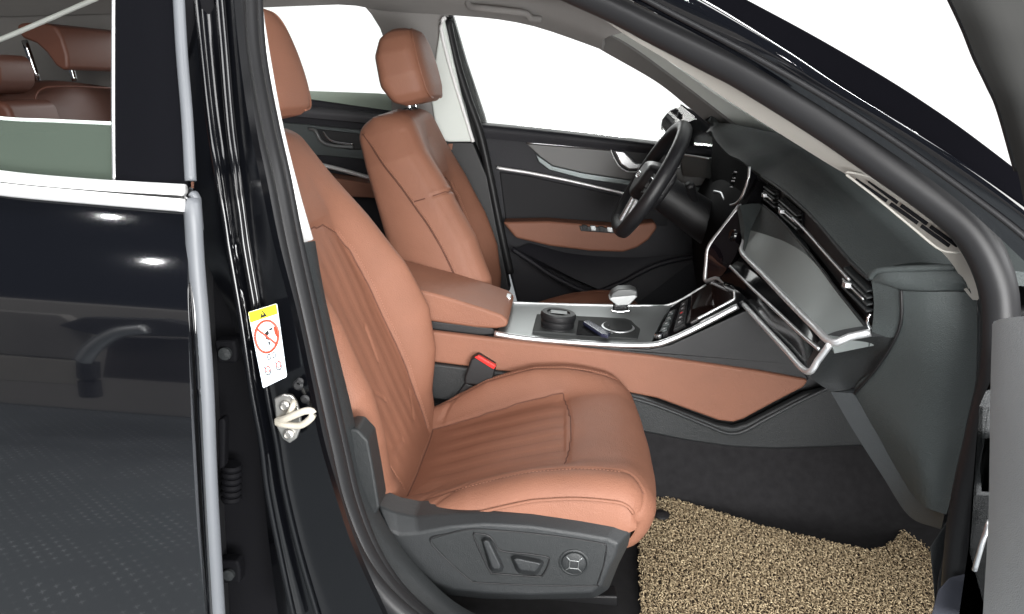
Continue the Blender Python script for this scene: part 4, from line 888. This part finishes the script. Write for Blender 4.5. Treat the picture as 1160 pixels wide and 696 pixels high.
# things lying in the cup tray
ca = at(631, 374, y=-.045)
ac = thing('ash_cup', tuple(ca), 'black ribbed cup with hinged lid standing in the rear cup holder', 'ash cup')
lathe('cup_wall', [(0, 0), (.036, 0), (.0375, .01), (.0375, .018), (.036, .019), (.0375, .021), (.038, .032), (.036, .034), (.0, .034)], ca + V((0, 0, -.008)), (0, 0, 1), BLK, ac, 40)
li = lathe('lid', [(0, 0), (.0385, 0), (.040, .004), (.040, .011), (.037, .015), (.026, .0155), (.024, .012), (0, .012)], ca + V((0, 0, .027)), (0.04, 0, 1), BLK, ac, 40)
slab('lid_catch', [ca + V((-.018, -.008, .0435)), ca + V((.02, -.008, .0425)), ca + V((.02, .012, .0425)), ca + V((-.018, .012, .0435))], ALU, li, (0, 0, -.003), .002)
kp = at(675, 372, z=zt + .004)
kf = slab('key_fob', [TR(660, 364, .012), TR(667, 362.5, .012), TR(692, 376, .012), TR(689, 380, .012), TR(681, 378, .012)], mat('blue_black_fob', (.02, .024, .05), .25, coat=.5), None, (0, 0, -.009), .003)
tag(kf, 'slim dark blue key fob lying in the slot between the cup holders', 'key fob')
lathe('key_ring', [(.004, 0), (.006, .001), (.005, .002), (.004, .001)], at(692, 378, z=zt + .009), (0, .3, 1), CHR, kf, 16)

# ------------------------------------------------------------------ dashboard
db = thing('dashboard', tuple(at(930, 330, y=-.2)), 'dark grey dashboard with air vents, silver framed black trim and screens', 'dashboard')
C1 = A([(800, 150, .62), (806, 149, .50), (810, 158, .42), (824, 174, .32), (838, 181, .22), (849, 190, .16), (863, 199, .11), (889, 217, -.10), (920, 244, -.32), (945, 273, -.46), (968, 299, -.56), (985, 314, -.615)])
C2 = A([(812, 141, .62), (830, 144, .55), (862, 148, .45), (900, 156, .30), (930, 170, .12), (958, 190, -.10), (985, 212, -.26), (1020, 240, -.44), (1062, 272, -.58), (1096, 302, -.675)])
C1 = spl(C1, 44); C2 = spl(C2, 44)
mid = [a.lerp(b, .45) + V((0, 0, .014)) for a, b in zip(C1, C2)]
C3 = [V((.99, .66, .90)), V((1.0, .45, .93)), V((1.02, .2, .94)), V((1.02, -.1, .94)), V((1.0, -.4, .93)), V((.98, -.66, .90))]
sheet('top_pad', [C1, [p + V((.012, 0, .012)) for p in C1], mid, C2, C3], DASH, db, .02, 60, 30)
# end of the pad by the door
tube('pad_welt', A([(986, 315, -.618), (990, 309, -.625), (1000, 306, -.635), (1040, 304, -.665), (1082, 303, -.69)]), .0045, DASH, db, n=8, res=40)
sheet('pad_end', [A([(986, 314, -.617), (1000, 305, -.635), (1040, 303, -.664), (1082, 302, -.688), (1092, 312, -.70)]), A([(990, 319, -.625), (1006, 318, -.645), (1044, 317, -.672), (1086, 318, -.70), (1097, 328, -.708)]), A([(1006, 324, -.635), (1020, 329, -.65), (1050, 330, -.675), (1094, 330, -.70), (1104, 338, -.71)])], DASH, db, .02, 30, 10)
# vent band
vt = [(863, 200, .11), (889, 218, -.10), (920, 246, -.32), (945, 275, -.46), (968, 301, -.56), (985, 316, -.613)]
vb = [(863, 231, .11), (882, 247, -.04), (899, 266, -.17), (921, 292, -.33), (950, 331, -.50), (988, 378, -.622)]
vin = V((.012, 0, 0))
sheet('vent_band', [[p + vin for p in A(vt)], [p + vin for p in A(vb)]], BLK, db, .02, 40, 6)
tube('vent_band_edge', A(vt), .0035, PLAS, db, n=8, res=50); tube('vent_band_edge', A(vb), .0025, PLAS, db, n=8, res=50)
def VB(u, v, o=0.0):
    t = spl(A(vt), 61)[int(round(u * 60))]; b = spl(A(vb), 61)[int(round(u * 60))]; return t.lerp(b, v) + V((.012 - o, 0, 0))
def VQ(P, o=0.0): return [at(*p) + V((.008 - o, 0, 0)) for p in P]
for (a, b, c, d), tabs in ((((865, 207, .09), (877, 216, -.01), (878, 240, -.01), (865, 230, .09)), 2), (((882, 222, -.05), (903, 240, -.21), (903, 265, -.21), (882, 246, -.05)), 2), (((957, 297, -.52), (983, 323, -.61), (983, 361, -.612), (953, 331, -.515)), 1)):
    a, b, c, d = VQ([a, b, c, d])
    v_ = slab('air_vent', [a, b, c, d], DARK, db, (.01, 0, 0), .002)
    for k in range(4):
        f = .16 + k * .2
        l, r_ = a.lerp(d, f), b.lerp(c, f); l2, r2 = a.lerp(d, f + .07), b.lerp(c, f + .07)
        slab('vane', [l + V((-.008, 0, 0)), r_ + V((-.008, 0, 0)), r2 + V((-.010, 0, 0)), l2 + V((-.010, 0, 0))], PLAS, v_, (.012, 0, .003), .0008)
    l, r_ = a.lerp(d, .5).lerp(b.lerp(c, .5), .08), a.lerp(d, .5).lerp(b.lerp(c, .5), .92)
    tube('vane_accent', [l + V((-.011, 0, 0)), r_ + V((-.011, 0, 0))], .0016, SILV, v_, n=6, res=8)
    box('vane_tab', l.lerp(r_, .3) + V((-.014, 0, 0)), AX, (.005, .007, .0045), SILV, v_, .0015)
tube('vent_accent', A([(898, 247, -.20), (912, 261, -.29), (935, 287, -.42), (962, 317, -.55)]), .0026, SILV, db, n=8, res=40)
tube('vent_wheel', A([(986, 356), (983, 361), (983, 367), (986, 373)], -.625), .0022, CHR, db, n=8, res=16)
# trim panel under the vents, folded
ua = [(863, 232, .11), (882, 248, -.04), (899, 267, -.17), (921, 293, -.33), (950, 332, -.50), (987, 379, -.622)]
ub = [(846, 252, .085), (880, 284, -.12), (910, 320, -.36), (945, 358, -.52), (978, 385, -.60)]
uc = [(841, 287, .02), (866, 312, -.15), (893, 340, -.37), (920, 367, -.53), (941, 388, -.605)]
uf = [(850, 261, .065), (870, 267, -.02), (893, 276, -.16), (919, 294, -.335), (950, 334, -.505), (986, 380, -.624)]
SHELF = mat('satin_shelf', (.22, .24, .235), .5, metal=.35, bump=('noise', 500, .08), var=.05)
sheet('upper_trim', [A(ua), A(uf)], DASH, db, .02, 40, 6)
sheet('trim_shelf', [A(uf), A(uc)], SHELF, db, .02, 40, 16)
sheet('trim_return', [A([(838, 233, .10), (850, 231, .11), (864, 231, .11)]), A([(844, 258, .06), (848, 260, .064), (850, 261, .065)]), A([(841, 287, .02), (843, 288.5, .01), (845, 291, .0)])], DASH, db, .015, 16, 12, straight=True)
SILM = mat('silver_frame', (.66, .67, .68), .42, metal=.75)
tube('silver_frame', A([(837, 232, .12), (841, 246, .11), (844, 258, .10), (843, 274, .05), (841, 287, .018), (866, 313, -.152), (893, 341, -.372), (920, 368, -.532), (942, 388, -.607), (962, 382, -.618), (986, 377, -.63)]), .0058, SILM, db, n=10, res=90)
tube('silver_frame', A([(838, 233, .13), (820, 257, .135), (803, 280, .14), (800, 300, .135), (799, 318, .13), (806, 317, .11), (815, 317, .08), (832, 334, -.02), (860, 364, -.24), (888, 394, -.43), (914, 421, -.575), (927, 408, -.595), (941, 389, -.607)]), .0052, SILM, db, n=10, res=110)
# black glossy fascia with the passenger trim strip and the screens
FASC = mat('fascia_black', (.004, .004, .005), .10, spec=.14)
sheet('glossy_fascia', [A([(842, 290, .04), (866, 315, -.12), (893, 343, -.335), (920, 370, -.495), (938, 388, -.57)]), A([(827, 302, .008), (850, 325, -.11), (880, 353, -.325), (910, 381, -.505), (928, 396, -.582)])], FASC, db, .015, 30, 6)
sheet('glossy_fascia', [A([(827, 303, .008), (850, 326, -.11), (880, 354, -.325), (910, 382, -.505), (928, 397, -.582)]), A([(815, 316, .075), (840, 341, -.06), (865, 368, -.26), (890, 394, -.42), (914, 420, -.56)])], FASC, db, .02, 30, 8)
sheet('centre_screen', [A([(837, 236, .122), (818, 260, .13), (803, 283, .135), (801, 316, .125)]), A([(843, 258, .095), (838, 275, .085), (832, 292, .08), (816, 315, .078)])], mat('screen_glass', (.008, .006, .008), .04, coat=.8), db, .015, 16, 6)
tube('fascia_accent', A([(827, 302, .0), (850, 325, -.118), (880, 353, -.335), (910, 381, -.515), (928, 396, -.592)]), .0032, SILV, db, n=8, res=50)
slab('fascia_key', A([(824, 303), (832, 300), (840, 308), (833, 312)], .045), SILV, db, (.006, 0, 0), .002)
lathe('start_knob', [(0, 0), (.013, 0), (.015, .004), (.013, .008), (.008, .006), (0, .006)], at(832, 267, y=.085), (-1, -.3, .2), PIANO, db, 24)
# glovebox and end cover
sheet('glovebox', [A([(915, 423, -.565), (928, 410, -.585), (943, 391, -.60), (987, 382, -.63), (1015, 382, -.645)]), A([(926, 434, -.552), (940, 424, -.56), (955, 408, -.575), (985, 402, -.60), (1006, 400, -.632)]), A([(942, 444, -.552), (950, 443, -.556), (962, 441, -.56), (978, 430, -.585), (994, 417, -.615)])], PLAS, db, .02, 24, 10)
sheet('vent_end', [A([(987, 317, -.618), (1004, 323, -.635), (1020, 330, -.652)]), A([(990, 345, -.620), (1005, 348, -.638), (1021, 352, -.655)]), A([(987, 381, -.624), (1002, 382, -.638), (1016, 383, -.648)])], DASH, db, .02, 12, 8)
sheet('end_cover', [A([(1021, 330, -.655), (1050, 331, -.68), (1090, 331, -.70), (1106, 338, -.71)]), A([(1021, 362, -.655), (1052, 365, -.685), (1090, 366, -.708), (1107, 370, -.718)]), A([(1012, 386, -.645), (1050, 400, -.688), (1090, 410, -.712), (1107, 412, -.722)]), A([(993, 416, -.615), (1046, 440, -.685), (1085, 450, -.712), (1105, 452, -.724)]), A([(968, 446, -.57), (1030, 490, -.675), (1072, 505, -.71), (1094, 508, -.725)]), A([(1002, 508, -.60), (1040, 530, -.685), (1070, 545, -.71), (1082, 550, -.722)]), A([(1030, 556, -.635), (1048, 574, -.69), (1062, 580, -.71), (1072, 583, -.72)])], DASH, db, .006, 30, 40)
sheet('end_cover_lip', [A([(941, 444, -.55), (968, 490, -.57), (1000, 540, -.595), (1030, 585, -.625), (1066, 600, -.69)]), A([(967, 446, -.572), (990, 484, -.592), (1012, 522, -.61), (1032, 558, -.638), (1070, 583, -.715)])], mat('lip_grey', (.05, .055, .058), .42, bump=('grain', 800, .4), spec=.4), db, .02, 30, 8)
tube('end_cover_gap', A([(1021, 329, -.656), (1021, 362, -.657), (1013, 386, -.648), (993, 417, -.618), (968, 446, -.574)]), .0022, BLK, db, n=6, res=50)
# dark underside and driver side of the dashboard
slab('dash_core', [V((.54, -.48, .66)), V((.52, .66, .62)), V((.52, .66, .95)), V((.54, -.48, .82))], BLK, db, (.45, 0, 0), .01)
sheet('knee_panel', [[V((.475, .66, .93)), V((.46, .35, .95)), V((.47, .14, .93))], [V((.42, .66, .80)), V((.40, .35, .80)), V((.43, .13, .80))], [V((.44, .66, .62)), V((.41, .35, .60)), V((.43, .12, .60))]], DARK, db, .03, 16, 12)
sheet('cluster_bezel', [A([(807, 153, .50), (822, 174, .36), (834, 181, .26), (850, 190, .17)]), A([(806, 200, .50), (815, 214, .42), (828, 220, .28), (847, 208, .16)]), A([(812, 222, .48), (822, 231, .38), (832, 234, .26), (842, 226, .16)])], DARK, db, .02, 16, 12)
tube('cluster_edge', A([(849, 189, .15), (848, 202, .145), (844, 215, .15), (838, 227, .16), (831, 232, .2), (824, 232, .25), (820, 225, .28), (817, 219, .32), (809, 217, .38)]), .0035, SILV, db, n=8, res=50)
for k in range(6): slab('gauge_mark', A([(831 - k * .8, 194 + k * 3.4), (834 - k * .8, 194.4 + k * 3.4), (833.6 - k * .8, 195.8 + k * 3.4), (830.6 - k * .8, 195.4 + k * 3.4)], .235), ICON, db, (.002, 0, 0), 0, smooth=False)
sheet('side_panel', [A([(770, 174, .66), (803, 179, .60), (812, 182, .55)]), A([(774, 200, .66), (800, 202, .60), (812, 206, .55)])], DALU, db, .01, 8, 4)
tube('side_line', A([(771, 175, .65), (803, 180, .59)]), .003, SILV, db, n=6, res=8)
# ------------------------------------------------------------------ steering wheel
sw = thing('steering_wheel', (.243, .37, .885), 'black leather steering wheel with silver lower spokes in front of the driver door', 'steering wheel')
wu = V((.46, 0, .888)).normalized(); wn = V((-wu.z, 0, wu.x)); wc = V((.243, .37, .885)); wy = V((0, 1, 0))
def WP(a, b, c=0.0): return wc + wy * a + wu * b + wn * c
LEA = mat('black_wheel_leather', (.016, .016, .018), .38, bump=('grain', 900, .2), var=.1)
rim = []
for k in range(72):
    t = 2 * math.pi * k / 72; x, y = .166 * math.cos(t), .166 * math.sin(t)
    if y < -.135: y = -.135 - (-.135 - y) * .25
    rim.append(WP(x, y))
tube('rim', rim, .0165, LEA, sw, n=14, closed=True, res=140, up=tuple(wn), flat=1.15)
hub = [];
prof = [(-.075, .035), (-.06, .055), (0, .062), (.06, .055), (.075, .035), (.068, -.02), (.035, -.06), (0, -.066), (-.035, -.06), (-.068, -.02)]
o = dish('airbag_pad', [WP(a, b, -.01) for a, b in prof], [WP(a * .78, b * .78, .03) for a, b in prof], LEA, sw, back=tuple(wn * -.04), bev=.01)
for k in range(4):
    a0 = (k - 1.5) * .0125
    tube('emblem', [WP(a0 + .0085 * math.cos(t), .004 + .0085 * math.sin(t), .0335) for t in np.linspace(0, 2 * math.pi, 17)[:-1]], .0011, CHR, o, n=6, closed=True, res=28)
for s in (-1, 1):
    q = slab('spoke', [WP(s * .055, .03, .012), WP(s * .155, .026, .004), WP(s * .157, -.012, .004), WP(s * .055, -.035, .012)], BLK, sw, tuple(wn * -.018), .004)
    slab('spoke_keys', [WP(s * .085, .022, .016), WP(s * .135, .018, .012), WP(s * .135, -.006, .012), WP(s * .085, -.014, .016)], PIANO, q, tuple(wn * -.006), .003)
    slab('lower_spoke', [WP(s * .022, -.055, .012), WP(s * .045, -.050, .012), WP(s * .058, -.125, .006), WP(s * .03, -.136, .006)], SILV, sw, tuple(wn * -.012), .004)
tube('column', [WP(0, 0, -.01), WP(0, -.005, -.10), WP(0, -.01, -.22)], lambda f: .045 + .012 * f, BLK, sw, n=20, res=20)
tube('stalk', A([(781, 209, .30), (786, 224, .33), (794, 242, .36)]), lambda f: .012 - .004 * f, BLK, sw, n=12, res=20)
lathe('stalk_socket', [(.0, 0), (.024, 0), (.024, .006), (.020, .010), (.017, .006), (.015, -.002), (0, -.002)], at(794, 243, y=.335), (-.35, -1, .15), BLK, sw, 28)
slab('paddle', [WP(-.08, .05, -.02), WP(-.14, .06, -.022), WP(-.14, -.005, -.022), WP(-.09, -.015, -.02)], BLK, sw, tuple(wn * -.006), .002)

# ------------------------------------------------------------------ driver door
dd = thing('driver_door', tuple(at(660, 240, y=.7)), 'closed driver door, black with tan armrest and long silver strip, behind the steering wheel', 'car door', 'car doors')
slab('door_panel', A([(540, 144), (620, 152), (742, 164), (860, 176), (870, 360), (590, 360), (572, 290), (556, 220)], .70), DOORP, dd, (0, .07, 0), .01)
sheet('belt_cap', [A([(539, 138, .715), (620, 146, .715), (742, 160, .715), (860, 174, .715)]), A([(539, 143, .68), (620, 151, .68), (742, 165, .68), (860, 179, .68)]), A([(541, 156, .685), (603, 162, .685), (742, 175, .685), (860, 188, .685)])], DOORP, dd, .02, 24, 8)
slab('grey_insert', A([(596, 163), (660, 168), (734, 174), (820, 182), (820, 212), (760, 210), (713, 204), (660, 196), (626, 188), (612, 178)], .692), mat('door_insert_grey', (.13, .13, .128), .5, metal=.2, spec=.3, bump=('noise', 300, .05)), dd, (0, .012, 0), .003)
slab('lower_insert', A([(606, 174), (626, 188), (660, 196), (713, 204), (760, 210), (800, 213), (800, 222), (760, 219), (716, 211), (660, 203), (622, 193), (610, 184)], .686), DALU, dd, (0, .012, 0), .003)
tube('insert_line', A([(597, 162), (660, 167), (734, 173), (820, 181)], .688), .0022, SILV, dd, n=6, res=30)
rc = slab('handle_recess', A([(692, 169), (700, 168), (760, 174), (770, 180), (765, 192), (718, 195), (706, 192), (699, 185)], .688), BLK, dd, (0, .01, 0), .003)
tube('recess_rim', A([(692, 169), (700, 168), (760, 174), (770, 180), (765, 192), (718, 195), (706, 192), (699, 185)], .686), .0022, SILV, rc, n=6, res=70, closed=True)
slab('door_handle', A([(696, 171), (707, 172), (720, 185), (735, 187), (736, 192), (712, 192), (703, 186)], .67), SILV, rc, (0, .012, 0), .004)
tube('silver_strip', A([(563, 189.5), (568, 191), (600, 196), (650, 206), (706, 219), (730, 224)], .685), lambda f: .0075 * (1 - .25 * f), mat('bright_strip', (.9, .9, .9), .35, metal=.4), dd, n=10, res=50, flat=.7)
slab('cloth_field', A([(566, 195), (600, 200), (706, 223), (760, 236), (756, 256), (700, 256), (620, 252), (573, 250)], .69), mat('black_door_cloth', (.012, .012, .014), .8, bump=('noise', 600, .3), var=.15), dd, (0, .015, 0), .004)
ar2 = slab('armrest', A([(569, 252), (620, 251), (660, 254), (700, 257), (742, 252), (745, 258), (735, 272), (722, 281), (706, 286), (670, 285), (622, 279), (584, 270)], .62), TAN, dd, (0, .08, 0), .009, 4)
pn = slab('switch_plate', A([(656, 256), (698, 259), (700, 265), (658, 262)], .615), BLK, ar2, (0, .03, 0), .002)
for k in range(4): slab('window_switch', A([(659 + k * 9.5, 255 + k * .8), (665 + k * 9.5, 255.5 + k * .8), (666 + k * 9.5, 261 + k * .8), (660 + k * 9.5, 261 + k * .8)], .612), ALU if k % 2 else PLAS, pn, (0, .012, 0), .0015)
sheet('door_pocket', [A([(585, 282, .66), (620, 300, .65), (660, 320, .64), (720, 345, .64)]), A([(600, 276, .69), (650, 288, .69), (720, 292, .69), (800, 285, .69)])], DOORP, dd, .02, 20, 8)
tube('pocket_lip', A([(580, 282, .66), (604, 298, .65), (630, 315, .64), (668, 331, .635), (700, 322, .635), (745, 300, .64), (800, 288, .66)]), .008, DOORP, dd, n=10, res=60)
gp = A([(506, 21), (540, 20), (578, 26), (627, 39), (683, 60), (742, 93), (778, 121), (800, 140), (830, 168), (742, 161), (620, 148), (540, 140), (516, 72)], .712)
slab('window_glass', gp, CLEAR, dd, (0, .004, 0), 0, smooth=False)
slab('mirror_sail', A([(772, 118), (812, 146), (880, 180), (800, 178), (752, 164), (762, 150)], .73), DARK, dd, (0, .03, 0), .004)
mi = slab('wing_mirror', A([(748, 148), (750, 136), (757, 127), (768, 122), (782, 124), (798, 131), (808, 146), (806, 160), (788, 158), (764, 152)], .93), mat('mirror_black', (.005, .005, .006), .6, spec=.1), dd, (.02, .14, 0), .004, 2)
slab('mirror_arm', A([(790, 148), (815, 152), (815, 165), (790, 162)], .74), DARK, mi, (0, .2, 0), .008)

# ------------------------------------------------------------------ rear door on the far side
fd = thing('rear_door', tuple(at(385, 160, y=.7)), 'closed far rear door seen between the two front seats, dark panel with chrome handle and silver strip', 'car door', 'car doors')
slab('door_panel', A([(250, 105), (345, 112), (430, 124), (500, 134), (520, 300), (300, 300), (250, 200)], .70), DOORP, fd, (0, .07, 0), .008)
sheet('belt_cap', [A([(250, 108, .71), (345, 118, .71), (430, 127, .71), (500, 136, .71)]), A([(250, 114, .675), (345, 124, .675), (430, 132, .675), (500, 141, .675)]), A([(250, 122, .68), (345, 133, .68), (430, 141, .68), (500, 150, .68)])], mat('door_cap_grey', (.06, .06, .065), .45, bump=('grain', 800, .2)), fd, .02, 20, 8)
slab('handle_field', A([(300, 137), (345, 141), (425, 149), (425, 182), (360, 176), (300, 166)], .69), DALU, fd, (0, .012, 0), .003)
rc = slab('handle_recess', A([(352, 146), (366, 147), (425, 154), (425, 170), (395, 170), (368, 164)], .685), BLK, fd, (0, .01, 0), .003)
tube('door_handle', A([(350, 146, .68), (357, 148, .675), (364, 160, .67), (376, 165, .67), (400, 167, .675)]), .0055, ALU, rc, n=10, res=40)
tube('door_handle', A([(366, 149, .68), (372, 157, .672), (380, 161, .67), (400, 164, .675)]), .004, CHR, rc, n=8, res=30)
tube('silver_strip', A([(330, 178), (360, 186), (385, 192), (420, 202), (440, 208)], .68), .011, mat('bright_strip', (.9, .9, .9), .35, metal=.4), fd, n=10, res=30, flat=.6)
slab('armrest', A([(340, 196), (420, 208), (430, 225), (360, 222)], .60), TAN, fd, (0, .1, 0), .006)
slab('window_glass', A([(296, 4), (372, 8), (414, 12), (428, 24), (437, 48), (442, 90), (448, 130), (345, 118), (250, 108), (250, 4)], .708), CLEAR, fd, (0, .004, 0), 0, smooth=False)
slab('sun_blind', A([(250, 94), (345, 103), (429, 106), (446, 108), (448, 131), (430, 128), (345, 119), (250, 109)], .715), mat('green_grey_blind', (.36, .40, .35), .8, bump=('noise', 700, .2)), fd, (0, .003, 0), 0, smooth=False)

# ------------------------------------------------------------------ rear bench
rs = thing('rear_bench', (-1.25, .1, .35), 'brown leather rear bench seen through the half lowered rear window', 'rear bench')
zb = .945
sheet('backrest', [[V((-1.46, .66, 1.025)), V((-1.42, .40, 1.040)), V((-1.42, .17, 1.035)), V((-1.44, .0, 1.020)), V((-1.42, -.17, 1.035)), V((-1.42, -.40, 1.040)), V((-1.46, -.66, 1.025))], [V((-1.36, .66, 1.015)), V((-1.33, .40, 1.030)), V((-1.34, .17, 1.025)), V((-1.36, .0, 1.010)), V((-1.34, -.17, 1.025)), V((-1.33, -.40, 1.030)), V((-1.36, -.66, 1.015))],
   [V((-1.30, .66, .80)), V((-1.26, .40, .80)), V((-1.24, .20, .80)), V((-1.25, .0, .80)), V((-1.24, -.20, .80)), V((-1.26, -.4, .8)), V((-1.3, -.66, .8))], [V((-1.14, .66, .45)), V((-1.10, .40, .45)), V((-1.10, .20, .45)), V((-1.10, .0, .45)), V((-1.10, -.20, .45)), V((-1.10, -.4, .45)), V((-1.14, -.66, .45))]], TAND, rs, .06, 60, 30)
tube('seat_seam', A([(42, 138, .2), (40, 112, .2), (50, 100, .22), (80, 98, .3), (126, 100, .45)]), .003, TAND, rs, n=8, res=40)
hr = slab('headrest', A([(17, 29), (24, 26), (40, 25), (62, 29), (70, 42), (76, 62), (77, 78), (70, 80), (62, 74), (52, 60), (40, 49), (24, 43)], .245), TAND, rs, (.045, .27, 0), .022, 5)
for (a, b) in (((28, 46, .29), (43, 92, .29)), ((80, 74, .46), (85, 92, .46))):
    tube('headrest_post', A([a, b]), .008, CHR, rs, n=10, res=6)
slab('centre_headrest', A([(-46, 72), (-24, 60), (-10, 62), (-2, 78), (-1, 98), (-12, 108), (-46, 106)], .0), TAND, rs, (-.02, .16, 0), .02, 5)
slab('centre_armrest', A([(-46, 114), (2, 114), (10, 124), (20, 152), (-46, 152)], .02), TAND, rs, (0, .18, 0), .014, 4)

# ------------------------------------------------------------------ open front door at the right edge
od = thing('front_door', tuple(at(1150, 420, y=-.95)), 'open front passenger door at the right edge, pale grey armrest edge below dark window frame', 'car door', 'car doors')
sheet('inner_trim', [A([(1124, 368, -.90), (1122, 440, -.905), (1121, 520, -.91), (1119, 600, -.92), (1112, 720, -.93)]), A([(1132, 362, -.93), (1134, 440, -.94), (1135, 520, -.95), (1134, 600, -.955), (1130, 720, -.96)]), A([(1165, 358, -.98), (1170, 440, -1.0), (1175, 520, -1.02), (1180, 600, -1.03), (1185, 720, -1.04)]), A([(1230, 356, -1.05), (1240, 440, -1.08), (1250, 520, -1.1), (1260, 600, -1.12), (1270, 720, -1.14)])], GREYDR, od, .02, 40, 14)
sheet('trim_top', [A([(1124, 368, -.90), (1145, 364, -.95), (1200, 360, -1.03)]), A([(1126, 364, -.87), (1148, 361, -.92), (1200, 357, -1.0)])], GREYDR, od, .015, 14, 4)
sheet('window_frame', [A([(1064, -24, -.98), (1077, 0, -.98), (1092, 32, -.975), (1105, 65, -.97), (1120, 96, -.965), (1132, 124, -.955), (1152, 192, -.94), (1162, 240, -.93)]), A([(1100, -24, -1.0), (1110, 0, -1.0), (1124, 32, -1.0), (1136, 65, -.995), (1148, 96, -.99), (1160, 124, -.985), (1176, 192, -.97), (1186, 240, -.96)]), A([(1150, -24, -1.01), (1160, 0, -1.01), (1172, 32, -1.01), (1184, 65, -1.005), (1196, 96, -1.0), (1208, 124, -.995), (1224, 192, -.98), (1234, 240, -.97)])], mat('frame_dark', (.03, .03, .029), .6, spec=.05), od, .02, 40, 8)
tube('frame_seal', A([(1066, -24, -.97), (1079, 0, -.97), (1094, 32, -.965), (1107, 65, -.96), (1122, 96, -.955), (1134, 124, -.945), (1153, 192, -.93)]), .004, BLK, od, n=8, res=40)
slab('door_edge', A([(1104, 460), (1122, 420), (1124, 720), (1080, 720), (1094, 620), (1098, 560)], -.86), PLAS, od, (.08, 0, 0), .008)
slab('hinge_cover', A([(1112, 495), (1121, 492), (1120, 530), (1108, 560), (1106, 530)], -.875), ALU, od, (.02, 0, 0), .004)
tube('door_stay', A([(1121, 590, -.88), (1112, 618, -.88), (1104, 646, -.87)]), .003, SILV, od, n=8, res=10)
slab('door_bin', A([(1060, 668), (1074, 652), (1092, 648), (1100, 720), (1046, 720)], -.80), mat('dark_blue_cloth', (.02, .022, .032), .8, var=.3), od, (.05, -.02, 0), .01)
